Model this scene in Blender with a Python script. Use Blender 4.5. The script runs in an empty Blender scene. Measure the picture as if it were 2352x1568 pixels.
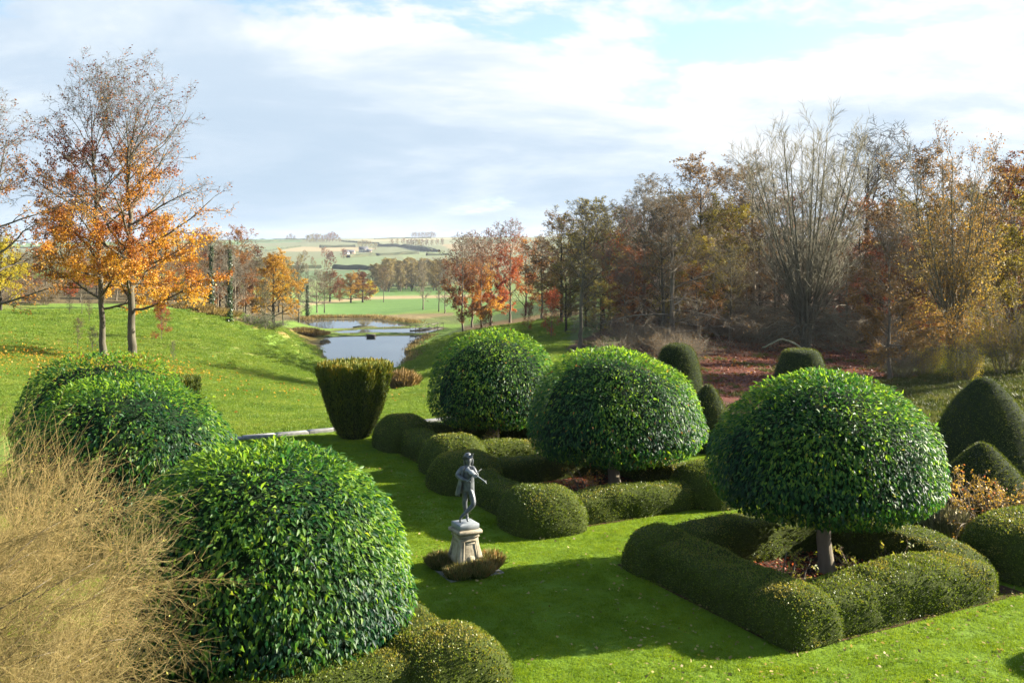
import bpy, math, random
import numpy as np
from mathutils import Matrix, Vector

scene = bpy.context.scene
COL = scene.collection
R = math.radians

# ------------------------------------------------------------------ camera
F, CX, HY, CAMZ = 2287.0, 1176.0, 555.0, 7.0      # focal length, centre, horizon (photo scaled to 2352 x 1568), eye height
cam = bpy.data.cameras.new('camera'); cam_o = bpy.data.objects.new('camera', cam); COL.objects.link(cam_o)
cam_o.location = (0, 0, CAMZ); cam_o.rotation_euler = (R(90), 0, 0)
cam.sensor_width = 36; cam.lens = 36 * F / 2352; cam.shift_y = -(784 - HY) / 2352
cam.clip_start = .1; cam.clip_end = 20000
scene.camera = cam_o

# ------------------------------------------------------------------ sun, sky, exposure
SUN_EL, SUN_AZ = R(22.5), R(72.0)                  # azimuth clockwise from +Y (the view direction)
sdir = Vector((math.sin(SUN_AZ) * math.cos(SUN_EL), math.cos(SUN_AZ) * math.cos(SUN_EL), math.sin(SUN_EL)))
sun = bpy.data.lights.new('sun', 'SUN'); sun.energy = 5.0; sun.angle = R(.5); sun.color = (1, .92, .78)
sun_o = bpy.data.objects.new('sun', sun); COL.objects.link(sun_o)
sun_o.rotation_euler = (-sdir).to_track_quat('-Z', 'Y').to_euler(); sun_o.location = (60, 10, 60)

class NT:
    def __init__(s, tree): s.t = tree; tree.nodes.clear()
    def n(s, typ, **kw):
        nd = s.t.nodes.new(typ)
        for k, v in kw.items():
            if k.startswith('i_'):
                nd.inputs[int(k[2:]) if k[2:].isdigit() else k[2:].replace('_', ' ')].default_value = v
            else: setattr(nd, k, v)
        return nd
    def l(s, a, b): s.t.links.new(a, b)
    def math(s, op, a, b=None, c=None, clamp=False):
        nd = s.n('ShaderNodeMath', operation=op, use_clamp=clamp)
        for i, v in enumerate((a, b, c)):
            if v is None: continue
            if isinstance(v, (int, float)): nd.inputs[i].default_value = v
            else: s.l(v, nd.inputs[i])
        return nd.outputs[0]
    def maprange(s, v, a, b, c=0., d=1., smooth=True):
        nd = s.n('ShaderNodeMapRange', interpolation_type='SMOOTHSTEP' if smooth else 'LINEAR')
        s.l(v, nd.inputs[0])
        for i, x in enumerate((a, b, c, d)):
            if isinstance(x, (int, float)): nd.inputs[i + 1].default_value = x
            else: s.l(x, nd.inputs[i + 1])
        return nd.outputs[0]
    def mix(s, f, a, b, blend='MIX'):
        nd = s.n('ShaderNodeMix', data_type='RGBA', blend_type=blend)
        for sock, v in ((nd.inputs[0], f), (nd.inputs[6], a), (nd.inputs[7], b)):
            if isinstance(v, (int, float)): sock.default_value = v
            elif isinstance(v, (tuple, list)): sock.default_value = (*v[:3], 1)
            else: s.l(v, sock)
        return nd.outputs[2]
    def ramp(s, f, stops):
        nd = s.n('ShaderNodeValToRGB'); e = nd.color_ramp.elements
        while len(e) < len(stops): e.new(.5)
        for el, (p, c) in zip(e, stops): el.position = p; el.color = (*c, 1)
        s.l(f, nd.inputs[0]); return nd.outputs[0]
    def noise(s, vec, scale, detail=4, rough=.55, dist=0., dim='3D'):
        nd = s.n('ShaderNodeTexNoise', noise_dimensions=dim)
        nd.inputs['Scale'].default_value = scale; nd.inputs['Detail'].default_value = detail
        nd.inputs['Roughness'].default_value = rough; nd.inputs['Distortion'].default_value = dist
        if vec is not None: s.l(vec, nd.inputs['Vector'])
        return nd.outputs[0]

world = bpy.data.worlds.new('World'); scene.world = world; world.use_nodes = True
w = NT(world.node_tree)
tc = w.n('ShaderNodeTexCoord'); sep = w.n('ShaderNodeSeparateXYZ'); w.l(tc.outputs['Generated'], sep.inputs[0])
X, Y, Z = sep.outputs
sky = w.n('ShaderNodeTexSky', sky_type='NISHITA', sun_disc=False, sun_elevation=SUN_EL, sun_rotation=SUN_AZ, air_density=1.0, dust_density=.6, ozone_density=1.6)
skyc = w.mix(1.0, sky.outputs[0], (.125, .14, .15), 'MULTIPLY')
zz = w.math('ADD', w.math('MAXIMUM', Z, 0.), .20)
comb = w.n('ShaderNodeCombineXYZ'); w.l(w.math('DIVIDE', X, zz), comb.inputs[0]); w.l(w.math('DIVIDE', Y, zz), comb.inputs[1])
mp = w.n('ShaderNodeMapping'); mp.inputs['Location'].default_value = (11.2, 4.9, 3); w.l(comb.outputs[0], mp.inputs[0])
n1 = w.noise(mp.outputs[0], 1.7, 10, .60, .25)
# a broken layer of cloud: seen edge-on towards the horizon the gaps close, higher up they open
thr = w.maprange(Z, .11, .40, .27, .72, False)
cov = w.maprange(n1, thr, w.math('ADD', thr, .09), .22, 1.)
mp2 = w.n('ShaderNodeMapping'); mp2.inputs['Location'].default_value = (1.7, 5.3, 2.0); mp2.inputs['Scale'].default_value = (.9, 1.1, 1); w.l(comb.outputs[0], mp2.inputs[0])
n2 = w.noise(mp2.outputs[0], 1.15, 8, .60, .3)
dot = w.n('ShaderNodeVectorMath', operation='DOT_PRODUCT'); w.l(tc.outputs['Generated'], dot.inputs[0]); dot.inputs[1].default_value = sdir
glow = w.maprange(dot.outputs['Value'], -.4, .9, -.16, .26)
body = w.math('ADD', w.math('ADD', w.maprange(n2, .34, .66, .08, .78), glow), w.maprange(Z, .04, .20, -.10, .36), clamp=True)
ccol = w.ramp(body, [(0., (.315, .405, .50)), (.4, (.375, .455, .54)), (.72, (.46, .525, .585)), (1., (.60, .615, .625))])
fin = w.mix(cov, skyc, ccol)
bg = w.n('ShaderNodeBackground'); w.l(fin, bg.inputs[0]); bg.inputs[1].default_value = .385
wo = w.n('ShaderNodeOutputWorld'); w.l(bg.outputs[0], wo.inputs[0])

scene.view_settings.view_transform = 'Standard'; scene.view_settings.look = 'None'
scene.view_settings.exposure = 2.17; scene.view_settings.gamma = 1
scene.render.engine = 'CYCLES'
cy = scene.cycles
cy.max_bounces = 5; cy.diffuse_bounces = 2; cy.glossy_bounces = 2; cy.transmission_bounces = 3; cy.volume_bounces = 0; cy.transparent_max_bounces = 4
cy.use_denoising = True; cy.caustics_reflective = False; cy.caustics_refractive = False
cy.sample_clamp_indirect = 4

# ------------------------------------------------------------------ helpers
def mesh_np(name, V, T, mats, col=None, midx=None, smooth=True):
    """one mesh from an (n,3) vertex array and an (m,3) triangle array"""
    V = np.asarray(V, np.float32); T = np.asarray(T, np.int32)
    me = bpy.data.meshes.new(name)
    me.vertices.add(len(V)); me.vertices.foreach_set('co', V.ravel())
    me.loops.add(T.size); me.loops.foreach_set('vertex_index', T.ravel())
    me.polygons.add(len(T)); me.polygons.foreach_set('loop_start', np.arange(0, T.size, 3, dtype=np.int32))
    if smooth: me.polygons.foreach_set('use_smooth', np.ones(len(T), bool))
    for m in (mats if isinstance(mats, (list, tuple)) else [mats]): me.materials.append(m)
    if midx is not None: me.polygons.foreach_set('material_index', np.asarray(midx, np.int32))
    if col is not None:
        col = np.asarray(col, np.float32)
        if col.ndim == 1: col = np.stack([col, col, col], 1)
        c4 = np.ones((len(V), 4), np.float32); c4[:, :col.shape[1]] = col
        a = me.color_attributes.new('Col', 'FLOAT_COLOR', 'POINT'); a.data.foreach_set('color', c4.ravel())
    me.update(calc_edges=True)
    return me

def obj(name, me, parent=None, loc=None, rot=None, scale=None, kind=None):
    o = bpy.data.objects.new(name, me); COL.objects.link(o)
    if parent is not None: o.parent = parent
    if loc is not None: o.location = loc
    if rot is not None: o.rotation_euler = rot
    if scale is not None: o.scale = scale if hasattr(scale, '__len__') else (scale,) * 3
    if kind: o['kind'] = kind
    return o

def tag(o, label, cat, group=None):
    o['label'] = label; o['category'] = cat
    if group: o['group'] = group
    return o

def thing(name, label, cat, loc=(0, 0, 0), rotz=0, group=None, scale=None):
    return tag(obj(name, None, loc=loc, rot=(0, 0, rotz), scale=scale), label, cat, group)

def nrm(a): return a / np.maximum(np.linalg.norm(a, axis=-1, keepdims=True), 1e-9)

def _h(ix, iy, iz, seed):
    n = (ix * 374761393 + iy * 668265263 + iz * 1274126177 + seed * 974711) & 0xffffffff
    n = ((n ^ (n >> 13)) * 1274126177) & 0xffffffff
    return ((n ^ (n >> 16)) & 0xffffff) / float(0xffffff)
def vnoise(P, scale, seed=0):
    P = np.asarray(P, float) * scale; i = np.floor(P).astype(np.int64); f = P - i; f = f * f * (3 - 2 * f); out = 0
    for dx in (0, 1):
        for dy in (0, 1):
            for dz in (0, 1):
                wgt = (f[:, 0] if dx else 1 - f[:, 0]) * (f[:, 1] if dy else 1 - f[:, 1]) * (f[:, 2] if dz else 1 - f[:, 2])
                out = out + wgt * _h(i[:, 0] + dx, i[:, 1] + dy, i[:, 2] + dz, seed)
    return out
def fbm(P, scale, seed=0, octv=3):
    return sum(vnoise(P, scale * 2 ** k, seed + k) * .5 ** k for k in range(octv)) / (2 - 2 ** (1 - octv))

def in_poly(x, y, poly):
    x = np.asarray(x, float); y = np.asarray(y, float); r = np.zeros(x.shape, bool); n = len(poly)
    for i in range(n):
        (x0, y0), (x1, y1) = poly[i], poly[(i + 1) % n]
        if y0 == y1: continue
        r ^= ((y0 > y) != (y1 > y)) & (x < (x1 - x0) * (y - y0) / (y1 - y0) + x0)
    return r
def poly_dist(x, y, poly):
    x = np.asarray(x, float); y = np.asarray(y, float); d = np.full(x.shape, 1e9); n = len(poly)
    for i in range(n):
        (x0, y0), (x1, y1) = poly[i], poly[(i + 1) % n]
        ex, ey = x1 - x0, y1 - y0; t = np.clip(((x - x0) * ex + (y - y0) * ey) / (ex * ex + ey * ey + 1e-9), 0, 1)
        d = np.minimum(d, np.hypot(x - x0 - t * ex, y - y0 - t * ey))
    return d
def sstep(a, b, x):
    t = np.clip((x - a) / (b - a), 0, 1); return t * t * (3 - 2 * t)

# ------------------------------------------------------------------ materials
def material(name, build):
    m = bpy.data.materials.new(name); m.use_nodes = True; t = NT(m.node_tree)
    o = t.n('ShaderNodeOutputMaterial'); t.l(build(t), o.inputs[0]); return m
def principled(t, col, rough=.6, spec=.5, bump=None, metal=0.):
    p = t.n('ShaderNodeBsdfPrincipled')
    if isinstance(col, (tuple, list)): p.inputs['Base Color'].default_value = (*col, 1)
    else: t.l(col, p.inputs['Base Color'])
    if isinstance(rough, (int, float)): p.inputs['Roughness'].default_value = rough
    else: t.l(rough, p.inputs['Roughness'])
    p.inputs['Specular IOR Level'].default_value = spec; p.inputs['Metallic'].default_value = metal
    if bump is not None:
        h, st, di = bump; b = t.n('ShaderNodeBump'); b.inputs['Strength'].default_value = st; b.inputs['Distance'].default_value = di
        t.l(h, b.inputs['Height']); t.l(b.outputs[0], p.inputs['Normal'])
    return p.outputs[0]
def leaf_mat(name, stops, rough=.5, spec=.4, trans=.3, tint=1.5, single=False, hvar=.12):
    """stops: colours along the leaf's own random value (attribute Col.r), shifted a little from tree to tree"""
    def b(t):
        oi = t.n('ShaderNodeObjectInfo')
        if single: f = oi.outputs['Random']
        else:
            a = t.n('ShaderNodeVertexColor', layer_name='Col'); s = t.n('ShaderNodeSeparateColor'); t.l(a.outputs[0], s.inputs[0])
            f = t.math('ADD', s.outputs[0], t.math('MULTIPLY', t.math('SUBTRACT', oi.outputs['Random'], .5), hvar), clamp=True)
        c = t.ramp(f, stops)
        p = principled(t, c, rough, spec)
        tr = t.n('ShaderNodeBsdfTranslucent'); t.l(t.mix(1., c, (tint, tint * .95, tint * .5), 'MULTIPLY'), tr.inputs[0])
        mx = t.n('ShaderNodeMixShader'); mx.inputs[0].default_value = trans; t.l(p, mx.inputs[1]); t.l(tr.outputs[0], mx.inputs[2])
        return mx.outputs[0]
    return material(name, b)
def noisy_mat(name, c0, c1, scale=3., rough=.8, spec=.3, bump=.4, bdist=.02, bscale=None, obj_space=True, stretch=(1, 1, 1), c2=None):
    def b(t):
        g = t.n('ShaderNodeTexCoord').outputs['Object'] if obj_space else t.n('ShaderNodeNewGeometry').outputs['Position']
        m = t.n('ShaderNodeMapping'); m.inputs['Scale'].default_value = stretch; t.l(g, m.inputs[0]); v = m.outputs[0]
        n = t.noise(v, scale, 6, .6); st = [(.3, c0), (.7, c1)] if c2 is None else [(.28, c0), (.5, c1), (.72, c2)]
        h = t.noise(v, bscale or scale * 4, 5, .65)
        return principled(t, t.ramp(n, st), rough, spec, (h, bump, bdist))
    return material(name, b)

BARK = noisy_mat('bark_grey_brown', (.085, .07, .05), (.26, .22, .155), 1.6, .9, .2, .7, .05, 6, stretch=(1, 1, .25))
BARK_PALE = noisy_mat('bark_pale_grey_green', (.05, .046, .03), (.155, .135, .092), 1.2, .85, .2, .5, .04, 5, stretch=(1, 1, .3))
BARK_DARK = noisy_mat('bark_dark', (.022, .019, .015), (.07, .058, .042), 1.6, .9, .2, .7, .05, 6, stretch=(1, 1, .25))
BARK_LIME = noisy_mat('bark_lime', (.075, .07, .045), (.25, .225, .145), 1.0, .85, .2, .5, .04, 5, stretch=(1, 1, .2))
def _twig(t):
    oi = t.n('ShaderNodeObjectInfo'); g = t.n('ShaderNodeTexCoord').outputs['Object']; n = t.noise(g, 2.2, 4, .6)
    f = t.math('ADD', t.math('MULTIPLY', oi.outputs['Random'], .6), t.math('MULTIPLY_ADD', n, .8, -.2), clamp=True)
    return principled(t, t.ramp(f, [(0., (.05, .042, .018)), (.3, (.13, .095, .028)), (.55, (.25, .175, .055)), (.8, (.32, .25, .10)), (1., (.18, .18, .05))]), .75, .25)
TWIG_BUFF = material('twig_buff', _twig)
# ------------------------------------------------------------------ terrain
LAKE_Z = -9.0
def px(xd, yd, d): return ((xd - CX) / F * d, d, CAMZ - (yd - HY) / F * d)
_ctrl = [  # (photo column, photo row, metres away)
 (640,1003,36),(700,951,45),(700,906,60),(700,878,80),(700,861,100),(722,838,126),(1000,973,38),
 (240,824,71),(305,829,71),(0,900,46),(0,820,62),(0,760,80),(0,700,105),(250,700,115),(400,702,120),(450,860,62),(450,790,85),(560,800,92),(560,860,72),
 (550,745,125),(650,762,135),(725,790,150),(735,762,172),(690,738,196),(600,735,165),(660,730,210),
 (850,800,149),(850,760,178),(860,742,195),(800,862,119),(880,862,119),(955,815,140),(985,775,168),(1005,765,172),(900,855,115),
 (1000,785,142),(1080,772,122),(1200,764,112),(1330,805,80),(1330,722,150),(1200,716,190),(1050,748,190),(1040,722,230),(970,740,205),(850,728,214),(740,728,214),
 (970,872,75),(930,890,66),(1000,905,56),(1100,880,60),
 (1500,850,66),(1600,872,60),(1750,905,52),(1850,802,90),(2050,880,60),(2200,905,52),(2350,895,50),(1650,745,110),(1850,705,132),(2100,725,122),(2352,705,112),(2352,585,160),(1850,592,185),(1550,640,170),(1500,605,235),(2352,560,230),(1900,560,260),
 (200,640,200),(-100,650,200),(400,655,200),(200,625,400),(500,640,300),(600,690,230),
 (720,718,290),(1000,705,300),(1150,700,300),(850,683,480),(1000,683,470),(850,664,640),(1100,662,620),(650,690,420),(300,610,700),
 (700,625,950),(1000,618,950),(400,610,950),(1300,610,950),(600,590,1500),(1000,582,1600),(0,590,1500),(1500,580,1500),(2352,580,1500),
 (600,566,2200),(800,565,2200),(1000,563,2200),(0,568,2200),(1700,562,2200),(2352,562,2200),
 (580,549,3000),(800,548,3000),(1050,545,3000),(0,555,3000),(1600,545,3000),(2352,545,3000),(-300,556,3000)]
_P = np.array([px(*c) for c in _ctrl])
def _warp(x, y): return np.stack([np.clip(np.arctan2(x, y), -.75, .75) * 2.2, np.log(np.maximum(np.hypot(x, y), 20.))], -1)
_W = _warp(_P[:, 0], _P[:, 1])
def _phi(r2): return .5 * r2 * np.log(r2 + 1e-12)
_n = len(_W); _A = np.zeros((_n + 3, _n + 3))
_A[:_n, :_n] = _phi(((_W[:, None] - _W[None]) ** 2).sum(-1)) + np.eye(_n) * 2e-3
_A[:_n, _n] = 1; _A[:_n, _n + 1:] = _W; _A[_n:, :_n] = _A[:_n, _n:].T
_sol = np.linalg.solve(_A, np.concatenate([_P[:, 2], np.zeros(3)]))
UA = R(28.); U = np.array([math.cos(UA), math.sin(UA)]); Vv = np.array([-math.sin(UA), math.cos(UA)])   # the garden's own axes
def lake_pt(xd, yd): d = (CAMZ - LAKE_Z) * F / (yd - HY); return ((xd - CX) / F * d, d)
LAKES = [[lake_pt(*q) for q in poly] for poly in (
 [(735,790),(739,781),(752,775),(790,773),(880,771.5),(978,770),(962,780),(946,790),(937,803),(940,819),(922,838),(905,850),(880,862),(800,862),(765,840),(752,824),(742,806)],
 [(761,762.5),(800,758),(838,755.5),(1004,752),(1018,754.5),(978,764.8),(870,763.4),(793,764.6)],
 [(684,737),(722,733),(850,732.6),(872,736),(902,742),(957,748),(900,750.5),(799,754),(748,755),(710,746)])]
def ground_z(x, y):
    x = np.atleast_1d(np.asarray(x, float)); y = np.atleast_1d(np.asarray(y, float))
    Wq = _warp(x, y); z = np.empty(len(x))
    for s in range(0, len(x), 20000):
        q = Wq[s:s + 20000]; z[s:s + 20000] = _phi(((q[:, None] - _W[None]) ** 2).sum(-1)) @ _sol[:_n] + _sol[_n] + q @ _sol[_n + 1:]
    r = np.hypot(x, y)
    z = np.where(r > 3050, np.minimum(z, 20) - (r - 3050) * .05, z)
    P3 = np.stack([x, y, 0 * x], -1)
    z = z + (fbm(P3, .12, 3) - .5) * .5 * sstep(45, 75, r) * (1 - sstep(300, 600, r))
    # the flat garden terrace
    u = x * U[0] + y * U[1]; v = x * Vv[0] + y * Vv[1]
    out = np.maximum(np.maximum(v - 35.6, 0), np.maximum(u - 27, 0) * 1.0)
    k = sstep(0, 9, out); k = np.where((y < 30) & (out <= 0), 0, k)
    z = z * k - .02 * (k > 0) 
    for poly in LAKES:
        m = (np.abs(x + 20) < 90) & (y > 90) & (y < 260)
        if not m.any(): continue
        dd = poly_dist(x[m], y[m], poly); ins = in_poly(x[m], y[m], poly); zm = z[m]
        wob = (fbm(P3[m], .5, 9) - .5) * .5
        bank = LAKE_Z + .03 + np.minimum(dd, 3.) * .07 + wob * .1
        zz = np.where(ins, LAKE_Z - .05 - np.minimum(dd, 3) * .4, np.maximum(np.where(dd < 6, zm * sstep(0, 6, dd) + bank * (1 - sstep(0, 6, dd)), zm), np.where(dd < 12, LAKE_Z + .06, -99)))
        lower = np.minimum(z[m], zz)
        z[m] = np.where(ins, lower, np.where(dd < 12, zz, z[m]))
    for poly in LAKES:       # carve every lake last so that banks never fill one in
        m = (np.abs(x + 20) < 90) & (y > 90) & (y < 260)
        if not m.any(): continue
        ins = in_poly(x[m], y[m], poly); dd = poly_dist(x[m], y[m], poly)
        z[m] = np.where(ins, LAKE_Z - .05 - np.minimum(dd, 3) * .4, z[m])
    return z
def gz(x, y): return float(ground_z(x, y)[0])
def spot(xd, d): x = (xd - CX) / F * d; return (x, d, gz(x, d))
def on_ground(xd, yd, d0=40., d1=3200.):
    """where the line of sight through a photo point meets the terrain"""
    ds = np.geomspace(d0, d1, 900); xs = (xd - CX) / F * ds; zr = CAMZ - (yd - HY) / F * ds
    g = ground_z(xs, ds); k = np.nonzero(g >= zr)[0]; i = k[0] if len(k) else len(ds) - 1
    return (xs[i], ds[i], g[i])

rows = np.concatenate([np.linspace(3, 30, 16)[:-1], np.geomspace(30, 230, 200)[:-1], np.geomspace(230, 6000, 130)])
cols = np.concatenate([np.linspace(-math.pi, -.62, 26)[:-1], np.linspace(-.62, .62, 340), np.linspace(.62, math.pi, 26)[1:]])
A_, R_ = np.meshgrid(cols, rows, indexing='ij'); gx = (np.sin(A_) * R_).ravel(); gy = (np.cos(A_) * R_).ravel()
gzv = ground_z(gx, gy)
nC, nR = len(cols), len(rows)
idx = np.arange(nC * nR).reshape(nC, nR); a, b, c, d = idx[:-1, :-1].ravel(), idx[1:, :-1].ravel(), idx[1:, 1:].ravel(), idx[:-1, 1:].ravel()
GT = np.concatenate([np.stack([a, b, c], 1), np.stack([a, c, d], 1)])[:, ::-1]
# ground colours: what grows or lies there
P3 = np.stack([gx, gy, 0 * gx], -1)
pxx = CX + F * gx / np.maximum(gy, .1); pyy = HY + F * (CAMZ - gzv) / np.maximum(gy, .1); front = gy > 1
gcol = np.zeros((len(gx), 3)); rr = np.hypot(gx, gy)
MEADOW = np.array((.12, .19, .03)); LAWN = np.array((.11, .18, .010)); FIELD = np.array((.105, .185, .045))
nz = fbm(P3, .05, 11); nz2 = fbm(P3, .3, 17)
gcol[:] = MEADOW * (.8 + .4 * nz2[:, None])
def paint(m, c, amt=1.):
    m = np.clip(np.asarray(m, float) * amt, 0, 1)[:, None]; gcol[:] = gcol * (1 - m) + np.array(c) * m
def zone(poly, c, soft=4., wob=20., amt=1.):
    jx = pxx + (fbm(P3, .15, 23) - .5) * wob; jy = pyy + (fbm(P3, .15, 29) - .5) * wob * .5
    near = front & (pxx > -900) & (pxx < 3300); ins = np.zeros(len(gx)); k = np.nonzero(near)[0]
    i_ = in_poly(jx[k], jy[k], poly); d_ = poly_dist(jx[k], jy[k], poly); ins[k] = np.where(i_, sstep(0, soft, d_), 0); paint(ins, c, amt)
mid = (rr > 230)
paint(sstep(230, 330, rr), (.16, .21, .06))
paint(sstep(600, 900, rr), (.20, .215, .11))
# dry grass and litter at the left edge of the meadow, orange beech litter under the pair
paint(sstep(.5, .62, fbm(P3, .09, 41)) * front * (rr > 45) * (rr < 140) * (gx < -8), (.21, .18, .05), .5)
bx, by, _ = spot(265, 70); paint((1 - sstep(3, 16, np.hypot((gx - bx + 5) * .6, gy - by + 2))) * sstep(.35, .6, nz2), (.26, .13, .03), .8)
zone([(300,745),(420,770),(470,800),(380,812),(300,790)], (.20, .17, .05), 10, 40, .5)
zone([(430,690),(520,712),(600,745),(690,752),(740,775),(735,830),(700,790),(640,768),(560,750),(470,722)], (.20, .13, .045), 6, 26, .8)
zone([(-800,640),(430,640),(700,700),(690,738),(600,738),(520,716),(420,704),(300,699),(-800,696)], (.11, .085, .04), 3, 8)
# right-hand hillside: rough grass below, leaf litter under the wood
zone([(990,790),(1060,745),(1200,700),(1420,690),(1500,760),(1420,850),(1250,900),(1000,900)], (.085, .12, .035), 6, 30)
zone([(1290,795),(1400,740),(1450,560),(3200,540),(3200,1000),(1900,1000),(1500,960),(1330,900)], (.075, .045, .026), 8, 40)
zone([(1380,740),(1450,690),(3200,690),(3200,800),(2050,800),(1900,790),(1600,770)], (.075, .05, .028), 8, 40)
zone([(1560,800),(2060,790),(2090,880),(2000,930),(1700,940),(1560,880)], (.10, .034, .022), 14, 60)
zone([(2040,830),(3200,850),(3200,1100),(2100,1000)], (.055, .085, .025), 10, 40)
zone([(1350,790),(1470,755),(1560,760),(1420,815)], (.10, .13, .03), 5, 24, .8)
zone([(1050,750),(1330,708),(1340,722),(1080,768)], (.20, .13, .06), 4, 14, .8)
# lake margins
for poly in LAKES:
    m = (np.abs(gx + 20) < 90) & (gy > 90) & (gy < 260); dd = np.full(len(gx), 99.); dd[m] = poly_dist(gx[m], gy[m], poly)
    paint((1 - sstep(.3, 1.6, dd)), (.07, .06, .03), .9)
zone([(690,738),(730,727),(1040,716),(1060,735),(960,745),(900,742),(870,735),(720,732)], (.19, .135, .07), 3, 8, .9)
zone([(880,738),(1060,722),(1080,745),(960,748)], (.10, .125, .035), 3, 8, .9)
# fields beyond
zone([(690,728),(720,700),(850,687),(1150,680),(1180,695),(1050,710),(900,721)], FIELD, 2, 3)
zone([(700,694),(850,680),(1150,675),(1150,681),(850,688),(705,702)], (.30, .23, .12), 1.5, 3)
zone([(700,680),(760,662),(1150,658),(1150,674),(850,679),(720,690)], (.095, .17, .04), 1.5, 3)
zone([(560,566),(700,566),(620,574),(560,580)], (.19, .235, .11), 1, 2)
zone([(560,548),(690,547),(690,556),(560,560)], (.12, .20, .085), 1, 2)
zone([(620,578),(690,567),(800,566),(870,570),(840,577)], (.40, .31, .17), 1, 2)
zone([(780,549),(1100,545),(1100,549),(860,556)], (.36, .32, .18), 1, 2)
zone([(860,556),(1100,550),(1100,562),(900,567)], (.27, .28, .16), 1, 2)
zone([(900,580),(1010,574),(1040,586),(930,595)], (.22, .26, .12), 1, 2)
zone([(700,600),(760,588),(880,588),(930,597),(800,618),(720,620)], (.19, .24, .11), 1, 2)
zone([(560,620),(700,622),(980,616),(980,640),(560,645)], (.13, .19, .08), 1, 2)
zone([(1010,560),(1200,558),(1200,580),(1040,577)], (.35, .27, .14), 1, 2)
zone([(-200,556),(560,552),(560,562),(-200,570)], (.16, .27, .10), 1, 2)
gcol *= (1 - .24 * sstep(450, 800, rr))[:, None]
# the mown terrace
uu = gx * U[0] + gy * U[1]; vv = gx * Vv[0] + gy * Vv[1]
terr = ((vv < 35.4) & (uu < 26.5)).astype(float)
paint(terr, LAWN); paint(terr * sstep(.45, .65, fbm(P3, .25, 51)), (.095, .165, .012), .8)

def ground_build(t):
    g = t.n('ShaderNodeNewGeometry').outputs['Position']; a = t.n('ShaderNodeVertexColor', layer_name='Col').outputs[0]
    n1 = t.noise(g, .55, 6, .62); n2 = t.noise(g, 7., 5, .65); n3 = t.noise(g, .06, 4, .5)
    v = t.math('ADD', t.math('ADD', t.math('MULTIPLY', n1, .7), t.math('MULTIPLY', n2, .55)), t.math('MULTIPLY', n3, .35))
    k = t.n('ShaderNodeCombineColor')
    for i, s in enumerate((1.0, .95, .8)): t.l(t.math('MULTIPLY_ADD', v, s * 1.15, .08 + (1 - s) * .8), k.inputs[i])
    return principled(t, t.mix(1., a, k.outputs[0], 'MULTIPLY'), .95, .12, (t.math('ADD', n2, t.math('MULTIPLY', n1, 1.5)), .6, .10))
GROUND = material('ground_cover', ground_build)
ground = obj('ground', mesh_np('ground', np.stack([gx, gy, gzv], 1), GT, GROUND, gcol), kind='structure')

# ------------------------------------------------------------------ water
def water_build(t):
    g = t.n('ShaderNodeNewGeometry').outputs['Position']; m = t.n('ShaderNodeMapping'); m.inputs['Scale'].default_value = (1, .4, 1); t.l(g, m.inputs[0])
    n = t.noise(m.outputs[0], 1.1, 3, .5)
    p = principled(t, (.035, .05, .055), .04, .5, (n, .05, .04)); return p
WATER = material('lake_water', water_build)
for i, poly in enumerate(LAKES):
    P = np.array(poly); c = P.mean(0); P = c + (P - c) * (1 + 1.2 / np.linalg.norm(P - c, axis=1, keepdims=True))
    V = np.concatenate([[[*c, 0]], np.c_[P, np.zeros(len(P))]]); n = len(P)
    T = [(0, 1 + k, 1 + (k + 1) % n) for k in range(n)]
    V[:, 2] = LAKE_Z
    me = mesh_np('lake', V, T, WATER, smooth=False)
    if me.polygons[0].normal.z < 0: me.flip_normals()
    obj('lake_water', me, kind='structure')
# ------------------------------------------------------------------ leaves, tubes, sweeps
LEAF5 = (np.array([(0, 0, 0), (.5, .42, .10), (0, 1, -.16), (-.5, .42, .10), (0, .48, .0)]), np.array([(0, 1, 4), (1, 2, 4), (2, 3, 4), (3, 0, 4)]))
LEAF4 = (np.array([(0, 0, 0), (.5, .5, .06), (0, 1, 0), (-.5, .5, .06)]), np.array([(0, 1, 2), (0, 2, 3)]))
def leaves(P, Yd, Nn, ln, wd, rnd, tpl=LEAF4, g=None):
    """one vertex and triangle array for many leaves: base points P, long axes Yd, face normals Nn"""
    n = len(P); Yd = nrm(Yd); Xd = nrm(np.cross(Yd, Nn)); Zd = np.cross(Xd, Yd)
    tv, tf = tpl; ln = np.broadcast_to(ln, (n,)); wd = np.broadcast_to(wd, (n,))
    V = P[:, None] + Xd[:, None] * (tv[None, :, :1] * wd[:, None, None]) + Yd[:, None] * (tv[None, :, 1:2] * ln[:, None, None]) + Zd[:, None] * (tv[None, :, 2:] * ln[:, None, None])
    T = (tf[None] + (np.arange(n) * len(tv))[:, None, None]).reshape(-1, 3)
    c = np.repeat(np.stack([rnd, rnd if g is None else g, rnd], 1), len(tv), 0)
    return V.reshape(-1, 3), T, c
def join(parts):
    Vs, Ts, Cs, Ms, o = [], [], [], [], 0
    for p in parts:
        V, T, C = p[:3]; m = p[3] if len(p) > 3 else 0
        Vs.append(V); Ts.append(np.asarray(T) + o); Cs.append(np.broadcast_to(C, (len(V), 3)) if C is not None else np.full((len(V), 3), .5)); Ms.append(np.full(len(T), m)); o += len(V)
    return np.concatenate(Vs), np.concatenate(Ts), np.concatenate(Cs), np.concatenate(Ms)
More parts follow.
